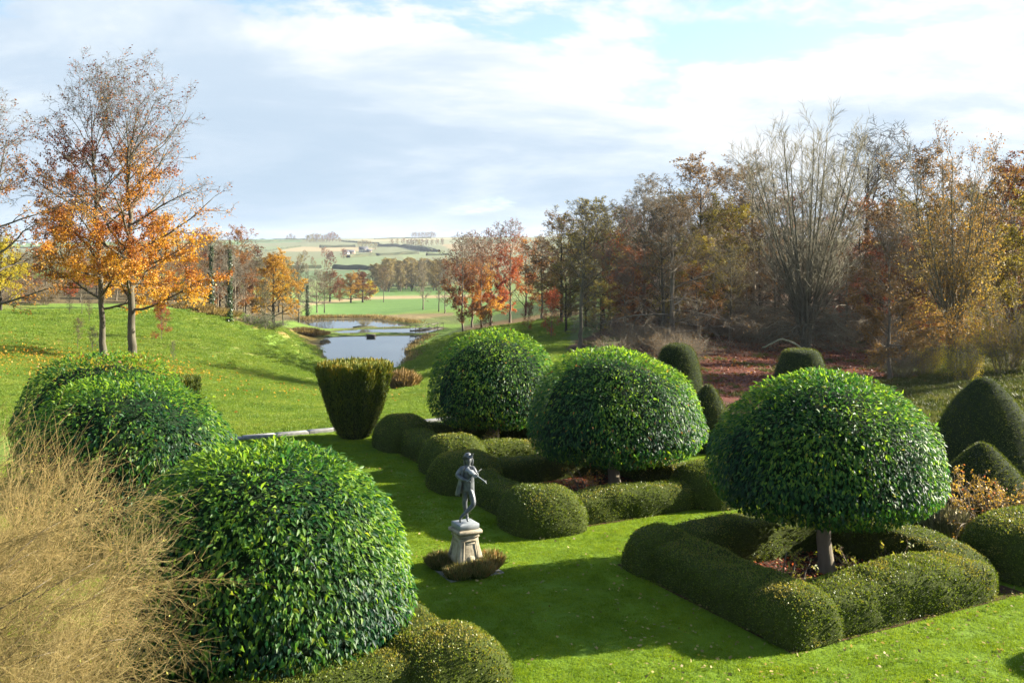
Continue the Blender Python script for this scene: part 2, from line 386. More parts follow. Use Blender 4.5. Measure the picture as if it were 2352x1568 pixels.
def tubes(pts, rad, S):
    """pts (B,n,3), rad (B,n): tapered tubes of S sides whose last ring closes to a point"""
    B, n, _ = pts.shape
    tan = np.empty_like(pts); tan[:, 1:-1] = pts[:, 2:] - pts[:, :-2]; tan[:, 0] = pts[:, 1] - pts[:, 0]; tan[:, -1] = pts[:, -1] - pts[:, -2]; tan = nrm(tan)
    mean = nrm(tan.mean(1)); ref = np.where(np.abs(mean[:, 2:3]) > .7, np.array([[1., 0, 0]]), np.array([[0., 0, 1]]))[:, None]
    sx = nrm(np.cross(tan, ref)); sy = np.cross(tan, sx); an = np.arange(S) / S * 2 * math.pi
    ring = pts[:, :-1, None] + rad[:, :-1, None, None] * (np.cos(an)[None, None, :, None] * sx[:, :-1, None] + np.sin(an)[None, None, :, None] * sy[:, :-1, None])
    V = np.concatenate([ring.reshape(B, -1, 3), pts[:, -1:]], 1); per = (n - 1) * S + 1
    i = np.arange(n - 2)[:, None] * S; j = np.arange(S)[None]; k = (j + 1) % S
    q = np.stack([i + j, i + k, i + S + k, i + S + j], -1).reshape(-1, 4)
    last = (n - 2) * S; tip = np.stack([last + np.arange(S), last + (np.arange(S) + 1) % S, np.full(S, per - 1)], 1)
    T = np.concatenate([q[:, [0, 1, 2]], q[:, [0, 2, 3]], tip]) if n > 2 else tip
    T = (T[None] + (np.arange(B) * per)[:, None, None]).reshape(-1, 3)
    return V.reshape(-1, 3), T[:, ::-1]
def sample_tris(V, T, n, rng):
    a, b, c = V[T[:, 0]], V[T[:, 1]], V[T[:, 2]]; cr = np.cross(b - a, c - a); ar = np.linalg.norm(cr, axis=1)
    k = rng.choice(len(T), n, p=ar / ar.sum()); s, t = rng.random(n), rng.random(n); f = s + t > 1; s[f], t[f] = 1 - s[f], 1 - t[f]
    return a[k] + (b - a)[k] * s[:, None] + (c - a)[k] * t[:, None], nrm(cr[k])
def grid_tris(n, m, wrap=False):
    idx = np.arange(n * m).reshape(n, m); j = np.arange(m if wrap else m - 1)
    a = idx[:-1][:, j]; b = idx[1:][:, j]; c = idx[1:][:, (j + 1) % m]; d = idx[:-1][:, (j + 1) % m]
    return np.concatenate([np.stack([a, b, c], -1).reshape(-1, 3), np.stack([a, c, d], -1).reshape(-1, 3)])
def revolve(prof, m=40):
    prof = np.array(prof, float); an = np.arange(m) / m * 2 * math.pi
    V = np.stack([prof[:, None, 0] * np.cos(an), prof[:, None, 0] * np.sin(an), np.repeat(prof[:, 1:2], m, 1)], -1).reshape(-1, 3)
    return V, grid_tris(len(prof), m, True)[:, ::-1]
def smooth_prof(ctrl, n=24):
    """Catmull-Rom through a few (radius, height) points"""
    c = np.array(ctrl, float); c = np.concatenate([[2 * c[0] - c[1]], c, [2 * c[-1] - c[-2]]]); out = []
    k = len(c) - 3
    for t in np.linspace(0, k - 1e-6, n):
        i = int(t); f = t - i; p0, p1, p2, p3 = c[i:i + 4]
        out.append(.5 * (2 * p1 + (p2 - p0) * f + (2 * p0 - 5 * p1 + 4 * p2 - p3) * f * f + (3 * p1 - p0 - 3 * p2 + p3) * f ** 3))
    out = np.array(out); out[:, 0] = np.maximum(out[:, 0], .002); return out

# ------------------------------------------------------------------ clipped laurel domes on a stem
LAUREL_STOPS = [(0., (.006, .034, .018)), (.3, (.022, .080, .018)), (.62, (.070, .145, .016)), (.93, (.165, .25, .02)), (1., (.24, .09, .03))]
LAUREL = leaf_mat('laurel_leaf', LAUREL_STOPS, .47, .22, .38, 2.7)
LAUREL_1 = leaf_mat('laurel_leaf_single', LAUREL_STOPS[:4], .47, .22, .38, 2.7, single=True)
INNER = noisy_mat('laurel_inside', (.006, .014, .005), (.014, .03, .010), 6, .9, .1, .5, .05)
def single_leaf(name, m):
    ys = np.linspace(0, 1, 6); wv = np.array([0, .38, .5, .45, .27, 0]); z = -.16 * ys ** 2 + .02
    V, T = [], []
    for y, w_, zz in zip(ys, wv, z): V += [(-w_, y, zz + .22 * w_), (0, y, zz), (w_, y, zz + .22 * w_)]
    for i in range(5):
        for k in (0, 1):
            p = i * 3 + k; T += [(p, p + 1, p + 4), (p, p + 4, p + 3)]
    return mesh_np(name, V, T, m)
LEAF_ME = single_leaf('laurel_leaf', LAUREL_1)
cam_p = np.array([0, 0, CAMZ])
def laurel(xy, rad, ztop, zlow, n, seed, label, zmax_frac=.25, singles=300, leaf=.13, trunk_r=.17):
    rng = np.random.default_rng(seed); root = thing('laurel_tree', label, 'laurel tree', (xy[0], xy[1], 0), group='clipped laurel domes')
    h = ztop - zlow; zb = zlow + zmax_frac * h
    prof = smooth_prof([(rad * .25, zlow + .16), (rad * .72, zlow), (rad * .97, zlow + .13 * h), (rad, zb), (rad * .94, zb + .26 * h), (rad * .76, zb + .5 * h), (rad * .45, zb + .675 * h), (rad * .15, ztop - .005), (.003, ztop)], 34)
    V, T = revolve(prof, 64); lump = ((fbm(V, .8, seed) - .5) * .40 + (fbm(V, 2.6, seed + 2) - .5) * .16) * rad / 2.6
    c0 = np.array([0, 0, zb]); V = V + nrm(V - c0) * lump[:, None]
    Pn, Nn = sample_tris(V, T, n, rng); Nn = np.where(((Pn - c0) * Nn).sum(1, keepdims=True) < 0, -Nn, Nn)
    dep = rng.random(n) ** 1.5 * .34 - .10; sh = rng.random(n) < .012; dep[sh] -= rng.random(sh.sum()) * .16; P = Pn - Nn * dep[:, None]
    down = np.array([0, 0, -1.]); tang = down - Nn * (Nn @ down)[:, None]
    rv = rng.normal(size=(n, 3)); side = np.cross(Nn, rv)
    Yd = nrm(tang * 1.0 + Nn * rng.uniform(.15, 1.1, n)[:, None] + nrm(side) * rng.uniform(.1, 1.0, n)[:, None])
    Nl = nrm(Nn * .9 + np.array([0, 0, .55]) + rng.normal(size=(n, 3)) * .45)
    ln = leaf * rng.uniform(.55, 1.2, n); wd = ln * rng.uniform(.36, .46, n)
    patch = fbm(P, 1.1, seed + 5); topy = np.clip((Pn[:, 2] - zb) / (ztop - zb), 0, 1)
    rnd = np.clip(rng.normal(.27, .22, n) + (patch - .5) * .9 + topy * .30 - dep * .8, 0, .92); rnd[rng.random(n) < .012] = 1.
    # the leaves that show largest: near, facing the eye, not deep
    wp = P + np.array([xy[0], xy[1], 0]); tocam = nrm(cam_p - wp); score = (Nl * tocam).sum(1) * ln / np.linalg.norm(cam_p - wp, axis=1) - (dep > 0) * 9
    pick = np.argsort(-score)[:singles * 4][rng.permutation(singles * 4)[:singles]] if singles else np.array([], int)
    keep = np.ones(n, bool); keep[pick] = False
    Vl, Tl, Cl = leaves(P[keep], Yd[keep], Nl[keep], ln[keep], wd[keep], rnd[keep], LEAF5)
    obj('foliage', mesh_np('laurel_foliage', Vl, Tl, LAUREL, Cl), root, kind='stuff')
    Xd = nrm(np.cross(Yd, Nl)); Zd = np.cross(Xd, Yd)
    for i in pick:
        o = obj('leaf', LEAF_ME, root)
        o.matrix_local = Matrix(((Xd[i, 0] * wd[i], Yd[i, 0] * ln[i], Zd[i, 0] * ln[i], P[i, 0]), (Xd[i, 1] * wd[i], Yd[i, 1] * ln[i], Zd[i, 1] * ln[i], P[i, 1]), (Xd[i, 2] * wd[i], Yd[i, 2] * ln[i], Zd[i, 2] * ln[i], P[i, 2]), (0, 0, 0, 1)))
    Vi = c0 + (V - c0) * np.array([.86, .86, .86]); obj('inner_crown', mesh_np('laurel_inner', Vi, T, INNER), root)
    # stem and the limbs under the dome
    tp = np.array([[[.02, 0, -.05], [0, .02, .25], [-.05, .03, .7], [-.03, 0, 1.1], [0, 0, zlow + .5], [0, 0, zlow + 1.]]]); tr = np.array([[trunk_r * 1.35, trunk_r, trunk_r * .9, trunk_r * .85, trunk_r * .8, .05]])
    Vt, Tt = tubes(tp, tr, 12); obj('trunk', mesh_np('laurel_trunk', Vt, Tt, BARK), root)
    an = np.arange(9) / 9 * 2 * math.pi + rng.random(9); st = np.stack([0 * an, 0 * an, 0 * an + zlow + rng.uniform(-.35, .1, 9)], 1); en = np.stack([np.cos(an) * rad * .75, np.sin(an) * rad * .75, 0 * an + zlow + .45], 1)
    bp = st[:, None] + (en - st)[:, None] * np.linspace(0, 1, 5)[None, :, None]; bp[:, 1:4] += rng.normal(size=(9, 3, 3)) * .06
    Vb, Tb = tubes(bp, np.tile(np.linspace(.06, .02, 5), (9, 1)), 6); obj('branches', mesh_np('laurel_branches', Vb, Tb, BARK), root)
    return root
laurel((6.66, 21.1), 2.30, 4.16, 1.5, 34000, 31, 'clipped laurel dome nearest on the right, inside the closest box hedge', leaf=.112)
laurel((2.90, 28.2), 2.40, 3.90, 1.10, 28000, 32, 'clipped laurel dome in the middle of the right-hand row, behind the statue', leaf=.112)
laurel((-.60, 34.4), 2.20, 3.86, .95, 19000, 33, 'clipped laurel dome farthest along the right-hand row, beside the flared yew', leaf=.118)
laurel((-4.15, 16.6), 2.34, 3.48, .35, 28000, 34, 'large clipped laurel dome at lower left, behind the bare twiggy shrub', .27, leaf=.13)
laurel((-8.75, 22.6), 2.38, 3.75, .7, 19000, 35, 'clipped laurel dome second along the left-hand row, partly behind the largest one', .3, leaf=.13)
laurel((-11.55, 28.2), 2.32, 3.72, .9, 15000, 36, 'clipped laurel dome farthest back on the left, below the orange trees', .3, leaf=.13)

# ------------------------------------------------------------------ box hedges
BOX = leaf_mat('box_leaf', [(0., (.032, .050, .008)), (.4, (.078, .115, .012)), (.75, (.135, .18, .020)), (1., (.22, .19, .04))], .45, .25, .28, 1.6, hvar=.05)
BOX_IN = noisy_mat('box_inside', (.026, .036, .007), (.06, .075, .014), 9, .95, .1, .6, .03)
def hedge_piece(name, parent, c, yaw, L, W, H, dens, seed, leaf=.034, swell=0., square=.5, kid='leaves', ends=(1, 1), round_=False):
    """a clipped mass with rounded shoulders: length L along yaw, W wide, H high"""
    rng = np.random.default_rng(seed); nL, nC = max(14, int(L * 9)), 26
    s = np.linspace(-1, 1, nL); s = np.sign(s) * (1 - (1 - np.abs(s)) ** 1.35); a = np.linspace(0, math.pi, nC)
    def end(v, e): return (1 - np.abs(v) ** (5.0 if e else 24.)) ** .5
    if round_: f = (1 - np.abs(s) ** 3.0) ** .5
    else: f = np.where(s < 0, end(s, ends[0]), end(s, ends[1])); f = np.maximum(f, .02)
    x = s[:, None] * L / 2 + 0 * a; y = W / 2 * np.sign(np.cos(a)) * np.abs(np.cos(a)) ** square * (.25 + .75 * f[:, None]); zf = H * (1 + swell * np.cos(s * math.pi * 1.5 + seed)) * f ** .8
    z = zf[:, None] * np.sin(a) ** (square * 1.05)
    V = np.stack([x, y, z], -1).reshape(-1, 3); cc = np.array([0, 0, H * .4])
    V = V + nrm(V - cc * np.array([0, 0, 1]) - np.stack([V[:, 0], 0 * V[:, 0], 0 * V[:, 0]], 1) * .8) * ((fbm(V + seed * 7.3, 1.3, seed) - .5) * .22 + (fbm(V + seed, 5., seed) - .5) * .06)[:, None]
    V[:, 2] = np.maximum(V[:, 2], -.02)
    T = grid_tris(nL, nC); cy_, sy_ = math.cos(yaw), math.sin(yaw)
    V = np.stack([c[0] + V[:, 0] * cy_ - V[:, 1] * sy_, c[1] + V[:, 0] * sy_ + V[:, 1] * cy_, V[:, 2]], -1)
    P, N = sample_tris(V, T, 4000, rng); area = L * (W + 2 * H) + W * H; ctr = np.array([c[0], c[1], H * .35])
    if ((P - ctr) * N).sum() < 0: T = T[:, ::-1]
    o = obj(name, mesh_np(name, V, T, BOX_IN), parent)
    n = int(area * dens * 1.6); P, N = sample_tris(V, T, n, rng)
    k = P[:, 2] > .03; P, N = P[k], N[k]; n = len(P)
    P = P + N * rng.uniform(-.03, .022, n)[:, None]
    Yd = nrm(N * .8 + np.array([0, 0, .35]) + rng.normal(size=(n, 3)) * .6); Nl = nrm(N * .7 + rng.normal(size=(n, 3)) * .6)
    ln = leaf * .98 * rng.uniform(.7, 1.4, n)
    rnd = np.clip(rng.normal(.42, .2, n) + (fbm(P, .9, seed + 3) - .5) * .9 + np.clip(N[:, 2], 0, 1) * .38 - .06 + np.where(vnoise(P, 1.7, seed + 9) > .78, .35, 0), 0, 1)  # upward-facing leaves coloured lighter: light on the hedge tops painted in
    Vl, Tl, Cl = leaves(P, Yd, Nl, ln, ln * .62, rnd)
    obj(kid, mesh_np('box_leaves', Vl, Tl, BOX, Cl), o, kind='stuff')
    return o
def along(c, u, v): return (c[0] + U[0] * u + Vv[0] * v, c[1] + U[1] * u + Vv[1] * v)
SOIL = noisy_mat('bed_soil_and_litter', (.02, .014, .010), (.10, .045, .025), 9, .95, .1, .8, .04, 30)
def bed(name, c, u, v, du=0, dv=0):
    q = [along(c, a + du, b + dv) for a, b in ((-u, -v), (u, -v), (u, v), (-u, v))]
    V = [(*p, .012) for p in q]; obj(name, mesh_np(name, V, [(0, 1, 2), (0, 2, 3)], SOIL, smooth=False), kind='structure')
def box_hedge(c, hu, hv, dens, seed, label, W=1.05, h=.85, mh=1.12, sides='nesw', mounds=(0, 1, 2, 3), leaf=.034, bedding=True, mw=2.0):
    """a square hedge round c: half sizes hu, hv along the garden axes, domed at its corners"""
    root = thing('box_hedge', label, 'hedge', (0, 0, 0), group='square box hedges round the laurels'); lu, lv = hu - W / 2, hv - W / 2
    for k, (sd, (u, v, yaw, L)) in enumerate(dict(s=(0, -lv, UA, 2 * hu - .5), e=(lu, 0, UA + math.pi / 2, 2 * hv - .5), n=(0, lv, UA, 2 * hu - .5), w=(-lu, 0, UA + math.pi / 2, 2 * hv - .5)).items()):
        if sd in sides: hedge_piece('hedge_side', root, along(c, u, v), yaw, L, W, h, dens * (1 if sd in 'sw' else .55), seed + k, leaf, .05, .42)
    for k, (a, b) in enumerate(((-1, -1), (1, -1), (1, 1), (-1, 1))):
        if k in mounds: hedge_piece('corner_mound', root, along(c, a * lu, b * lv), UA, mw, mw, mh, dens, seed + 10 + k, leaf, 0, .68, round_=True)
    if bedding: bed('flower_bed', c, hu + .05, hv + .05)
    return root
HB3 = (6.25, 20.7)
box_hedge(HB3, 3.05, 2.6, 760, 100, 'square box hedge nearest on the right, with uneven rounded top', W=1.28, h=.78, mh=.88, mw=1.5, mounds=(0, 3), leaf=.034)
box_hedge((2.0, 27.7), 3.15, 2.75, 520, 120, 'square box hedge with domed corners directly behind the statue', leaf=.036, h=.66, mh=1.0)
box_hedge((-.75, 33.2), 2.75, 2.6, 380, 140, 'square box hedge farthest back, beside the flared yew', leaf=.04, h=.74, mh=1.08)
box_hedge((-4.25, 16.3), 3.0, 2.7, 700, 160, 'square box hedge round the large laurel at the lower left', sides='se', mounds=(0, 1), leaf=.034, h=.72, mh=.9)
mh = thing('box_mound', 'broad rounded box mound at the right edge, past the square hedge end', 'hedge')
hedge_piece('clipped_mass', mh, (11.35, 21.5), UA, 3.2, 2.4, 1.15, 600, 181, .036, 0, .66, round_=True)
mh = thing('box_mound', 'small low box mound glimpsed behind the nearest laurel, at right', 'hedge')
hedge_piece('clipped_mass', mh, (9.9, 24.6), UA, 1.5, 1.3, .95, 400, 182, .036, 0, .6)
# the next hedge of the row stands just outside the picture and throws its shadow on the lawn
mh = thing('box_mound', 'box mound just outside the lower right corner, shading the lawn there', 'hedge')
hedge_piece('clipped_mass', mh, (11.9, 17.3), UA, 3.2, 1.8, 1.25, 300, 183, .036, 0, .6)

# ------------------------------------------------------------------ yews
YEW = leaf_mat('yew_needles', [(0., (.022, .036, .007)), (.5, (.085, .11, .012)), (.85, (.17, .19, .02)), (1., (.23, .21, .03))], .6, .25, .2, 1.7, hvar=.1)
YEW_GOLD = leaf_mat('yew_golden_tips', [(0., (.022, .038, .007)), (.45, (.075, .105, .012)), (.78, (.16, .165, .016)), (1., (.32, .21, .018))], .6, .25, .15, 1.4)
YEW_IN = noisy_mat('yew_inside', (.010, .016, .006), (.025, .034, .012), 8, .95, .1, .5, .03)
def topiary(loc, prof, n, seed, label, leaf=.05, m=48):
    rng = np.random.default_rng(seed); root = thing('yew_topiary', label, 'topiary', loc, group='clipped yew topiary')
    pr = smooth_prof(prof, 30); V, T = revolve(pr, m); V[:, :2] *= (1 + (fbm(V, 1., seed)[:, None] - .5) * .10)
    obj('clipped_body', mesh_np('yew_body', V * np.array([.985, .985, .995]), T, YEW_IN), root)
    P, N = sample_tris(V, T, n, rng); N = np.where((P[:, :2] * N[:, :2]).sum(1, keepdims=True) + N[:, 2:] * .3 < 0, -N, N)
    P = P + N * rng.uniform(-.03, .02, n)[:, None]
    Yd = nrm(N + np.array([0, 0, .4]) + rng.normal(size=(n, 3)) * .6); Nl = nrm(N * .5 + rng.normal(size=(n, 3)))
    ln = leaf * rng.uniform(.6, 1.3, n); rnd = np.clip(rng.normal(.4, .2, n) + (fbm(P, .7, seed) - .5) * .7, 0, 1)
    Vl, Tl, Cl = leaves(P, Yd, Nl, ln, ln * .35, rnd); obj('needles', mesh_np('yew_needles', Vl, Tl, YEW, Cl), root, kind='stuff')
    obj('stem', mesh_np('yew_stem', *tubes(np.array([[[0, 0, -.1], [0, 0, .2], [0, 0, .6]]]), np.array([[.12, .1, .08]]), 8), BARK_DARK), root)
def gl(xd, d): x = (xd - CX) / F * d; return (x, d, gz(x, d))
topiary(gl(1556, 37), [(.78, 0), (.9, .9), (.86, 2.0), (.66, 2.85), (.40, 3.14), (.15, 3.2), (.003, 3.2)], 12000, 201, 'tall round-topped yew cone just behind the middle laurel')
topiary(gl(1626, 33.5), [(.8, 0), (.82, .5), (.66, 1.2), (.36, 1.85), (.14, 2.14), (.003, 2.2)], 9000, 202, 'slim pointed yew cone between the middle and nearest laurels')
topiary(gl(1840, 40), [(1.35, 0), (1.3, .8), (1.05, 1.7), (.78, 2.5), (.62, 2.68), (.3, 2.74), (.003, 2.74)], 10000, 203, 'flat-topped yew cone rising behind the nearest laurel')
topiary(gl(2262, 30), [(1.75, 0), (1.78, .3), (1.42, 1.25), (.92, 2.15), (.48, 2.66), (.24, 2.86), (.003, 2.92)], 14000, 204, 'big dark blunt yew cone at the right edge')
topiary(gl(2258, 26.2), [(1.25, 0), (1.3, .3), (.9, .92), (.34, 1.52), (.1, 1.70), (.003, 1.72)], 10000, 205, 'low pointed yew cone in front of the big dark one')
topiary(gl(1338, 44), [(.8, 0), (.85, .9), (.7, 1.5), (.4, 1.82), (.003, 1.88)], 4000, 206, 'small rounded yew top peeping between the two farther laurels')
def flared_yew(loc, prof, n, seed, label, gold=.8):
    """upright-growing yew clipped into a goblet: a skin of vertical sprays with a bristly golden top"""
    rng = np.random.default_rng(seed); root = thing('flared_yew', label, 'yew', loc)
    pr = smooth_prof(prof, 26); top = prof[-1][1]; V, T = revolve(pr, 56); ang = np.arctan2(V[:, 1], V[:, 0])
    flute = 1 + .05 * np.sin(ang * 13 + fbm(V, 1., seed) * 6) + (fbm(V * np.array([1, 1, .3]), 2., seed) - .5) * .14; V[:, :2] *= flute[:, None]
    obj('clipped_body', mesh_np('yew_body', V * np.array([.95, .95, .98]), T, YEW_IN), root)
    P, N = sample_tris(V, T, n, rng); N = np.where((P[:, :2] * N[:, :2]).sum(1, keepdims=True) + (P[:, 2:] > top * .9) * N[:, 2:] < 0, -N, N)
    P = P + N * rng.uniform(-.08, .03, n)[:, None]
    up = np.array([0, 0, 1.]); Yd = nrm(up + N * .35 + rng.normal(size=(n, 3)) * .28); Nl = nrm(N + rng.normal(size=(n, 3)) * .5)
    tp = sstep(.72, 1.0, P[:, 2] / top); ln = rng.uniform(.07, .16, n) * (1 + tp * rng.random(n) * .8)
    rnd = np.clip(rng.normal(.33, .15, n) + tp * .5 * gold + (fbm(P * np.array([1, 1, .25]), 3., seed) - .5) * .6, 0, 1)
    Vl, Tl, Cl = leaves(P, Yd, Nl, ln, ln * .22, rnd); obj('sprays', mesh_np('yew_sprays', Vl, Tl, YEW_GOLD, Cl), root, kind='stuff')
    obj('stem', mesh_np('yew_stem', *tubes(np.array([[[0, 0, -.1], [0, 0, .3], [0, 0, 1]]]), np.array([[.3, .25, .2]]), 10), BARK_DARK), root)
flared_yew(gl(815, 35.6), [(.42, .0), (.62, .22), (.90, .9), (1.12, 1.7), (1.24, 2.2), (1.25, 2.5), (1.1, 2.54), (.6, 2.54), (.003, 2.54)], 30000, 211, 'goblet-shaped yew with golden tips standing at the lawn edge', .62)
flared_yew(gl(408, 42), [(.5, .0), (.7, .25), (.82, .7), (.88, 1.35), (.8, 1.4), (.4, 1.4), (.003, 1.4)], 9000, 212, 'small dark upright yew behind the farthest left laurel', .3)
# ------------------------------------------------------------------ deciduous trees
def spawn(pp, pr, cnt, t0, t1, ang, ang_sd, length, nseg, wob, trop, rng, rfac=.6, lean=None, tip=.25, rmin=.0):
    """children of every parent branch: pp (B,n,3), pr (B,n); length(t, parent length) in metres"""
    B, n, _ = pp.shape; k = np.arange(cnt)
    t = t0 + (t1 - t0) * (k[None] + rng.random((B, cnt))) / cnt; t = np.clip(t, 0, .999)
    i = np.floor(t * (n - 1)).astype(int); f = (t * (n - 1) - i)[..., None]; bi = np.arange(B)[:, None]
    p0 = pp[bi, i] * (1 - f) + pp[bi, i + 1] * f; tan = nrm(pp[bi, i + 1] - pp[bi, i]); r0 = pr[bi, i] * (1 - f[..., 0]) + pr[bi, i + 1] * f[..., 0]
    plen = np.linalg.norm(np.diff(pp, axis=1), axis=2).sum(1)[:, None]
    az = k[None] * 2.39996 + rng.random((B, 1)) * 6.28 + rng.normal(size=(B, cnt)) * .4
    ref = np.where(np.abs(tan[..., 2:]) > .9, np.array([1., 0, 0]), np.array([0, 0, 1.])); e1 = nrm(np.cross(tan, ref)); e2 = np.cross(tan, e1)
    perp = e1 * np.cos(az)[..., None] + e2 * np.sin(az)[..., None]
    an = (ang(t) if callable(ang) else ang) + rng.normal(size=(B, cnt)) * ang_sd
    d = tan * np.cos(an)[..., None] + perp * np.sin(an)[..., None]
    L = length(t, plen) * rng.uniform(.75, 1.2, (B, cnt))
    d = d.reshape(-1, 3); p = p0.reshape(-1, 3); L = L.reshape(-1, 1); N = len(d); pts = [p]
    for s in range(nseg):
        d = d + rng.normal(size=(N, 3)) * wob; d[:, 2] += trop[s] if hasattr(trop, '__len__') else trop
        if lean is not None: d = d + np.array(lean)
        d = nrm(d); p = p + d * L / nseg; pts.append(p)
    r = np.maximum(np.minimum(r0.reshape(-1) * rfac, L[:, 0] * .035), rmin)
    return np.stack(pts, 1), r[:, None] * np.linspace(1, tip, nseg + 1)[None]
def stem(pts, r0, r1, n=14, wob=.0, rng=None, flare=1.5):
    c = np.array(pts, float); t = np.linspace(0, len(c) - 1, n); i = np.minimum(t.astype(int), len(c) - 2); f = (t - i)[:, None]
    q = c[i] * (1 - f) + c[i + 1] * f
    q[1:-1] = (q[:-2] + 2 * q[1:-1] + q[2:]) / 4
    if rng is not None: q[1:] += rng.normal(size=(n - 1, 3)) * wob
    r = np.linspace(r0, r1, n); r[0] *= flare; r[1] *= 1 + (flare - 1) * .25; return q[None], r[None]
class Proto: pass
def finish(name, levels, leaf, bark, rng, H, twig_r=None):
    """levels: list of (pts, rad, sides); leaf: None or dict(n, size, fn(P)->keep probability and colour value)"""
    pr = Proto(); pr.H = max(float(l[0][..., 2].max()) for l in levels); pr.name = name; parts = []
    for pts, rad, S in levels: parts.append((*tubes(pts, rad, S), None))
    n_tr = 1
    V, T, _, _ = join(parts[:n_tr]); pr.trunk = mesh_np(name + '_trunk', V, T, bark)
    V, T, _, _ = join(parts[n_tr:]); pr.limbs = mesh_np(name + '_limbs', V, T, bark)
    pr.leaf = None
    if leaf:
        src = np.concatenate([l[0].reshape(-1, 3) if False else (l[0][:, :-1] + (l[0][:, 1:] - l[0][:, :-1]) * rng.random((len(l[0]), l[0].shape[1] - 1, 1))).reshape(-1, 3) for l in levels[leaf.get('from', -2):]])
        P = src[rng.integers(0, len(src), leaf['n'] * 3)] + rng.normal(size=(leaf['n'] * 3, 3)) * leaf.get('spread', .12)
        prob, val = leaf['fn'](P); k = rng.random(len(P)) < prob; P, val = P[k][:leaf['n']], val[k][:leaf['n']]; n = len(P)
        Yd = nrm(rng.normal(size=(n, 3)) + np.array([0, 0, -.5])); Nl = nrm(rng.normal(size=(n, 3)) + np.array([0, 0, .8]))
        ln = leaf['size'] * rng.uniform(.65, 1.35, n)
        Vl, Tl, Cl = leaves(P, Yd, Nl, ln, ln * .75, np.clip(val + rng.normal(size=n) * .1, 0, 1))
        pr.leaf = mesh_np(name + '_leaves', Vl, Tl, leaf['mat'], Cl)
    return pr
# foliage colours
ORANGE = leaf_mat('leaf_beech_orange', [(0., (.085, .022, .012)), (.3, (.22, .058, .016)), (.55, (.40, .16, .022)), (.8, (.56, .29, .03)), (1., (.66, .40, .05))], .5, .3, .4, 1.35)
RUST = leaf_mat('leaf_rust', [(0., (.07, .025, .014)), (.4, (.20, .065, .022)), (.75, (.34, .14, .03)), (1., (.40, .24, .06))], .55, .25, .35, 1.3, hvar=.5)
RED = leaf_mat('leaf_red', [(0., (.12, .018, .010)), (.5, (.33, .065, .025)), (1., (.50, .16, .05))], .55, .25, .35, 1.3, hvar=.3)
YELLOW = leaf_mat('leaf_yellow', [(0., (.25, .20, .015)), (.5, (.52, .42, .02)), (1., (.70, .58, .06))], .5, .3, .4, 1.25, hvar=.2)
OLIVE = leaf_mat('leaf_olive', [(0., (.08, .07, .018)), (.5, (.22, .18, .026)), (1., (.42, .33, .045))], .55, .25, .35, 1.3, hvar=.4)
BROWN = leaf_mat('leaf_brown', [(0., (.09, .055, .028)), (.5, (.21, .12, .048)), (1., (.36, .22, .075))], .6, .2, .3, 1.3, hvar=.4)
TAN = leaf_mat('leaf_tan', [(0., (.18, .145, .06)), (.5, (.31, .245, .10)), (1., (.44, .34, .13))], .6, .2, .3, 1.2, hvar=.4)
GOLD = leaf_mat('leaf_gold', [(0., (.22, .09, .02)), (.5, (.44, .23, .02)), (1., (.58, .38, .04))], .5, .3, .4, 1.3, hvar=.3)
IVY = leaf_mat('leaf_ivy', [(0., (.012, .028, .008)), (.6, (.035, .07, .014)), (1., (.07, .12, .02))], .4, .45, .15, 1.5)

def generic(name, seed, H, r0, bark, leaf, first=.25, n1=24, l1=.34, a_low=75, a_top=28, n2=7, n3=6, n4=4, wob=.10, trop=.06, shape='oval', lean=(0, 0), fork=0, twig=.013, droop=0., sides4=3, l2=.42, l3=.45, top=1.):
    rng = np.random.default_rng(seed)
    tk = stem([(0, 0, -.4), (lean[0] * .1, lean[1] * .1, H * .15), (lean[0] * .45, lean[1] * .45, H * .5), (lean[0] * .8, lean[1] * .8, H * .75), (lean[0], lean[1], H * .97)], r0, r0 * .08, 18, .05 * H / 20, rng)
    prof = {'oval': lambda t: .35 + .65 * np.sin(math.pi * np.clip((t - first) / (1 - first) * .8 + .16, 0, 1)), 'cone': lambda t: 1.08 - .85 * (t - first) / (1 - first),
            'round': lambda t: .30 + .70 * np.sqrt(np.clip(1 - ((t - first) / (1 - first) * 1.5 - .6) ** 2, .05, 1)), 'vase': lambda t: .55 + .5 * (1 - (t - first) / (1 - first))}[shape]
    A = lambda t: np.radians(a_low + (a_top - a_low) * (t - first) / (1 - first))
    L1 = spawn(*tk, n1, first, .98, A, .12, lambda t, pl: H * l1 * prof(t), 8, wob, trop, rng, .55)
    L2 = spawn(*L1, n2, .2, 1., .75, .2, lambda t, pl: pl * l2 * (1.15 - .6 * t), 5, wob * 1.2, trop * .8, rng, .6)
    L3 = spawn(*L2, n3, .15, 1., .7, .2, lambda t, pl: pl * l3 * (1.15 - .5 * t), 3, wob * 1.4, trop * .6 - droop, rng, .6, rmin=twig * 1.2)
    L4 = spawn(*L3, n4, .2, 1., .7, .25, lambda t, pl: pl * .55 + .12, 2, wob * 1.5, trop * .5 - droop * 1.5, rng, .7, rmin=twig)
    return finish(name, [(*tk, 12), (*L1, 6), (*L2, 4), (*L3, 3), (*L4, 3)], leaf, bark, rng, H)

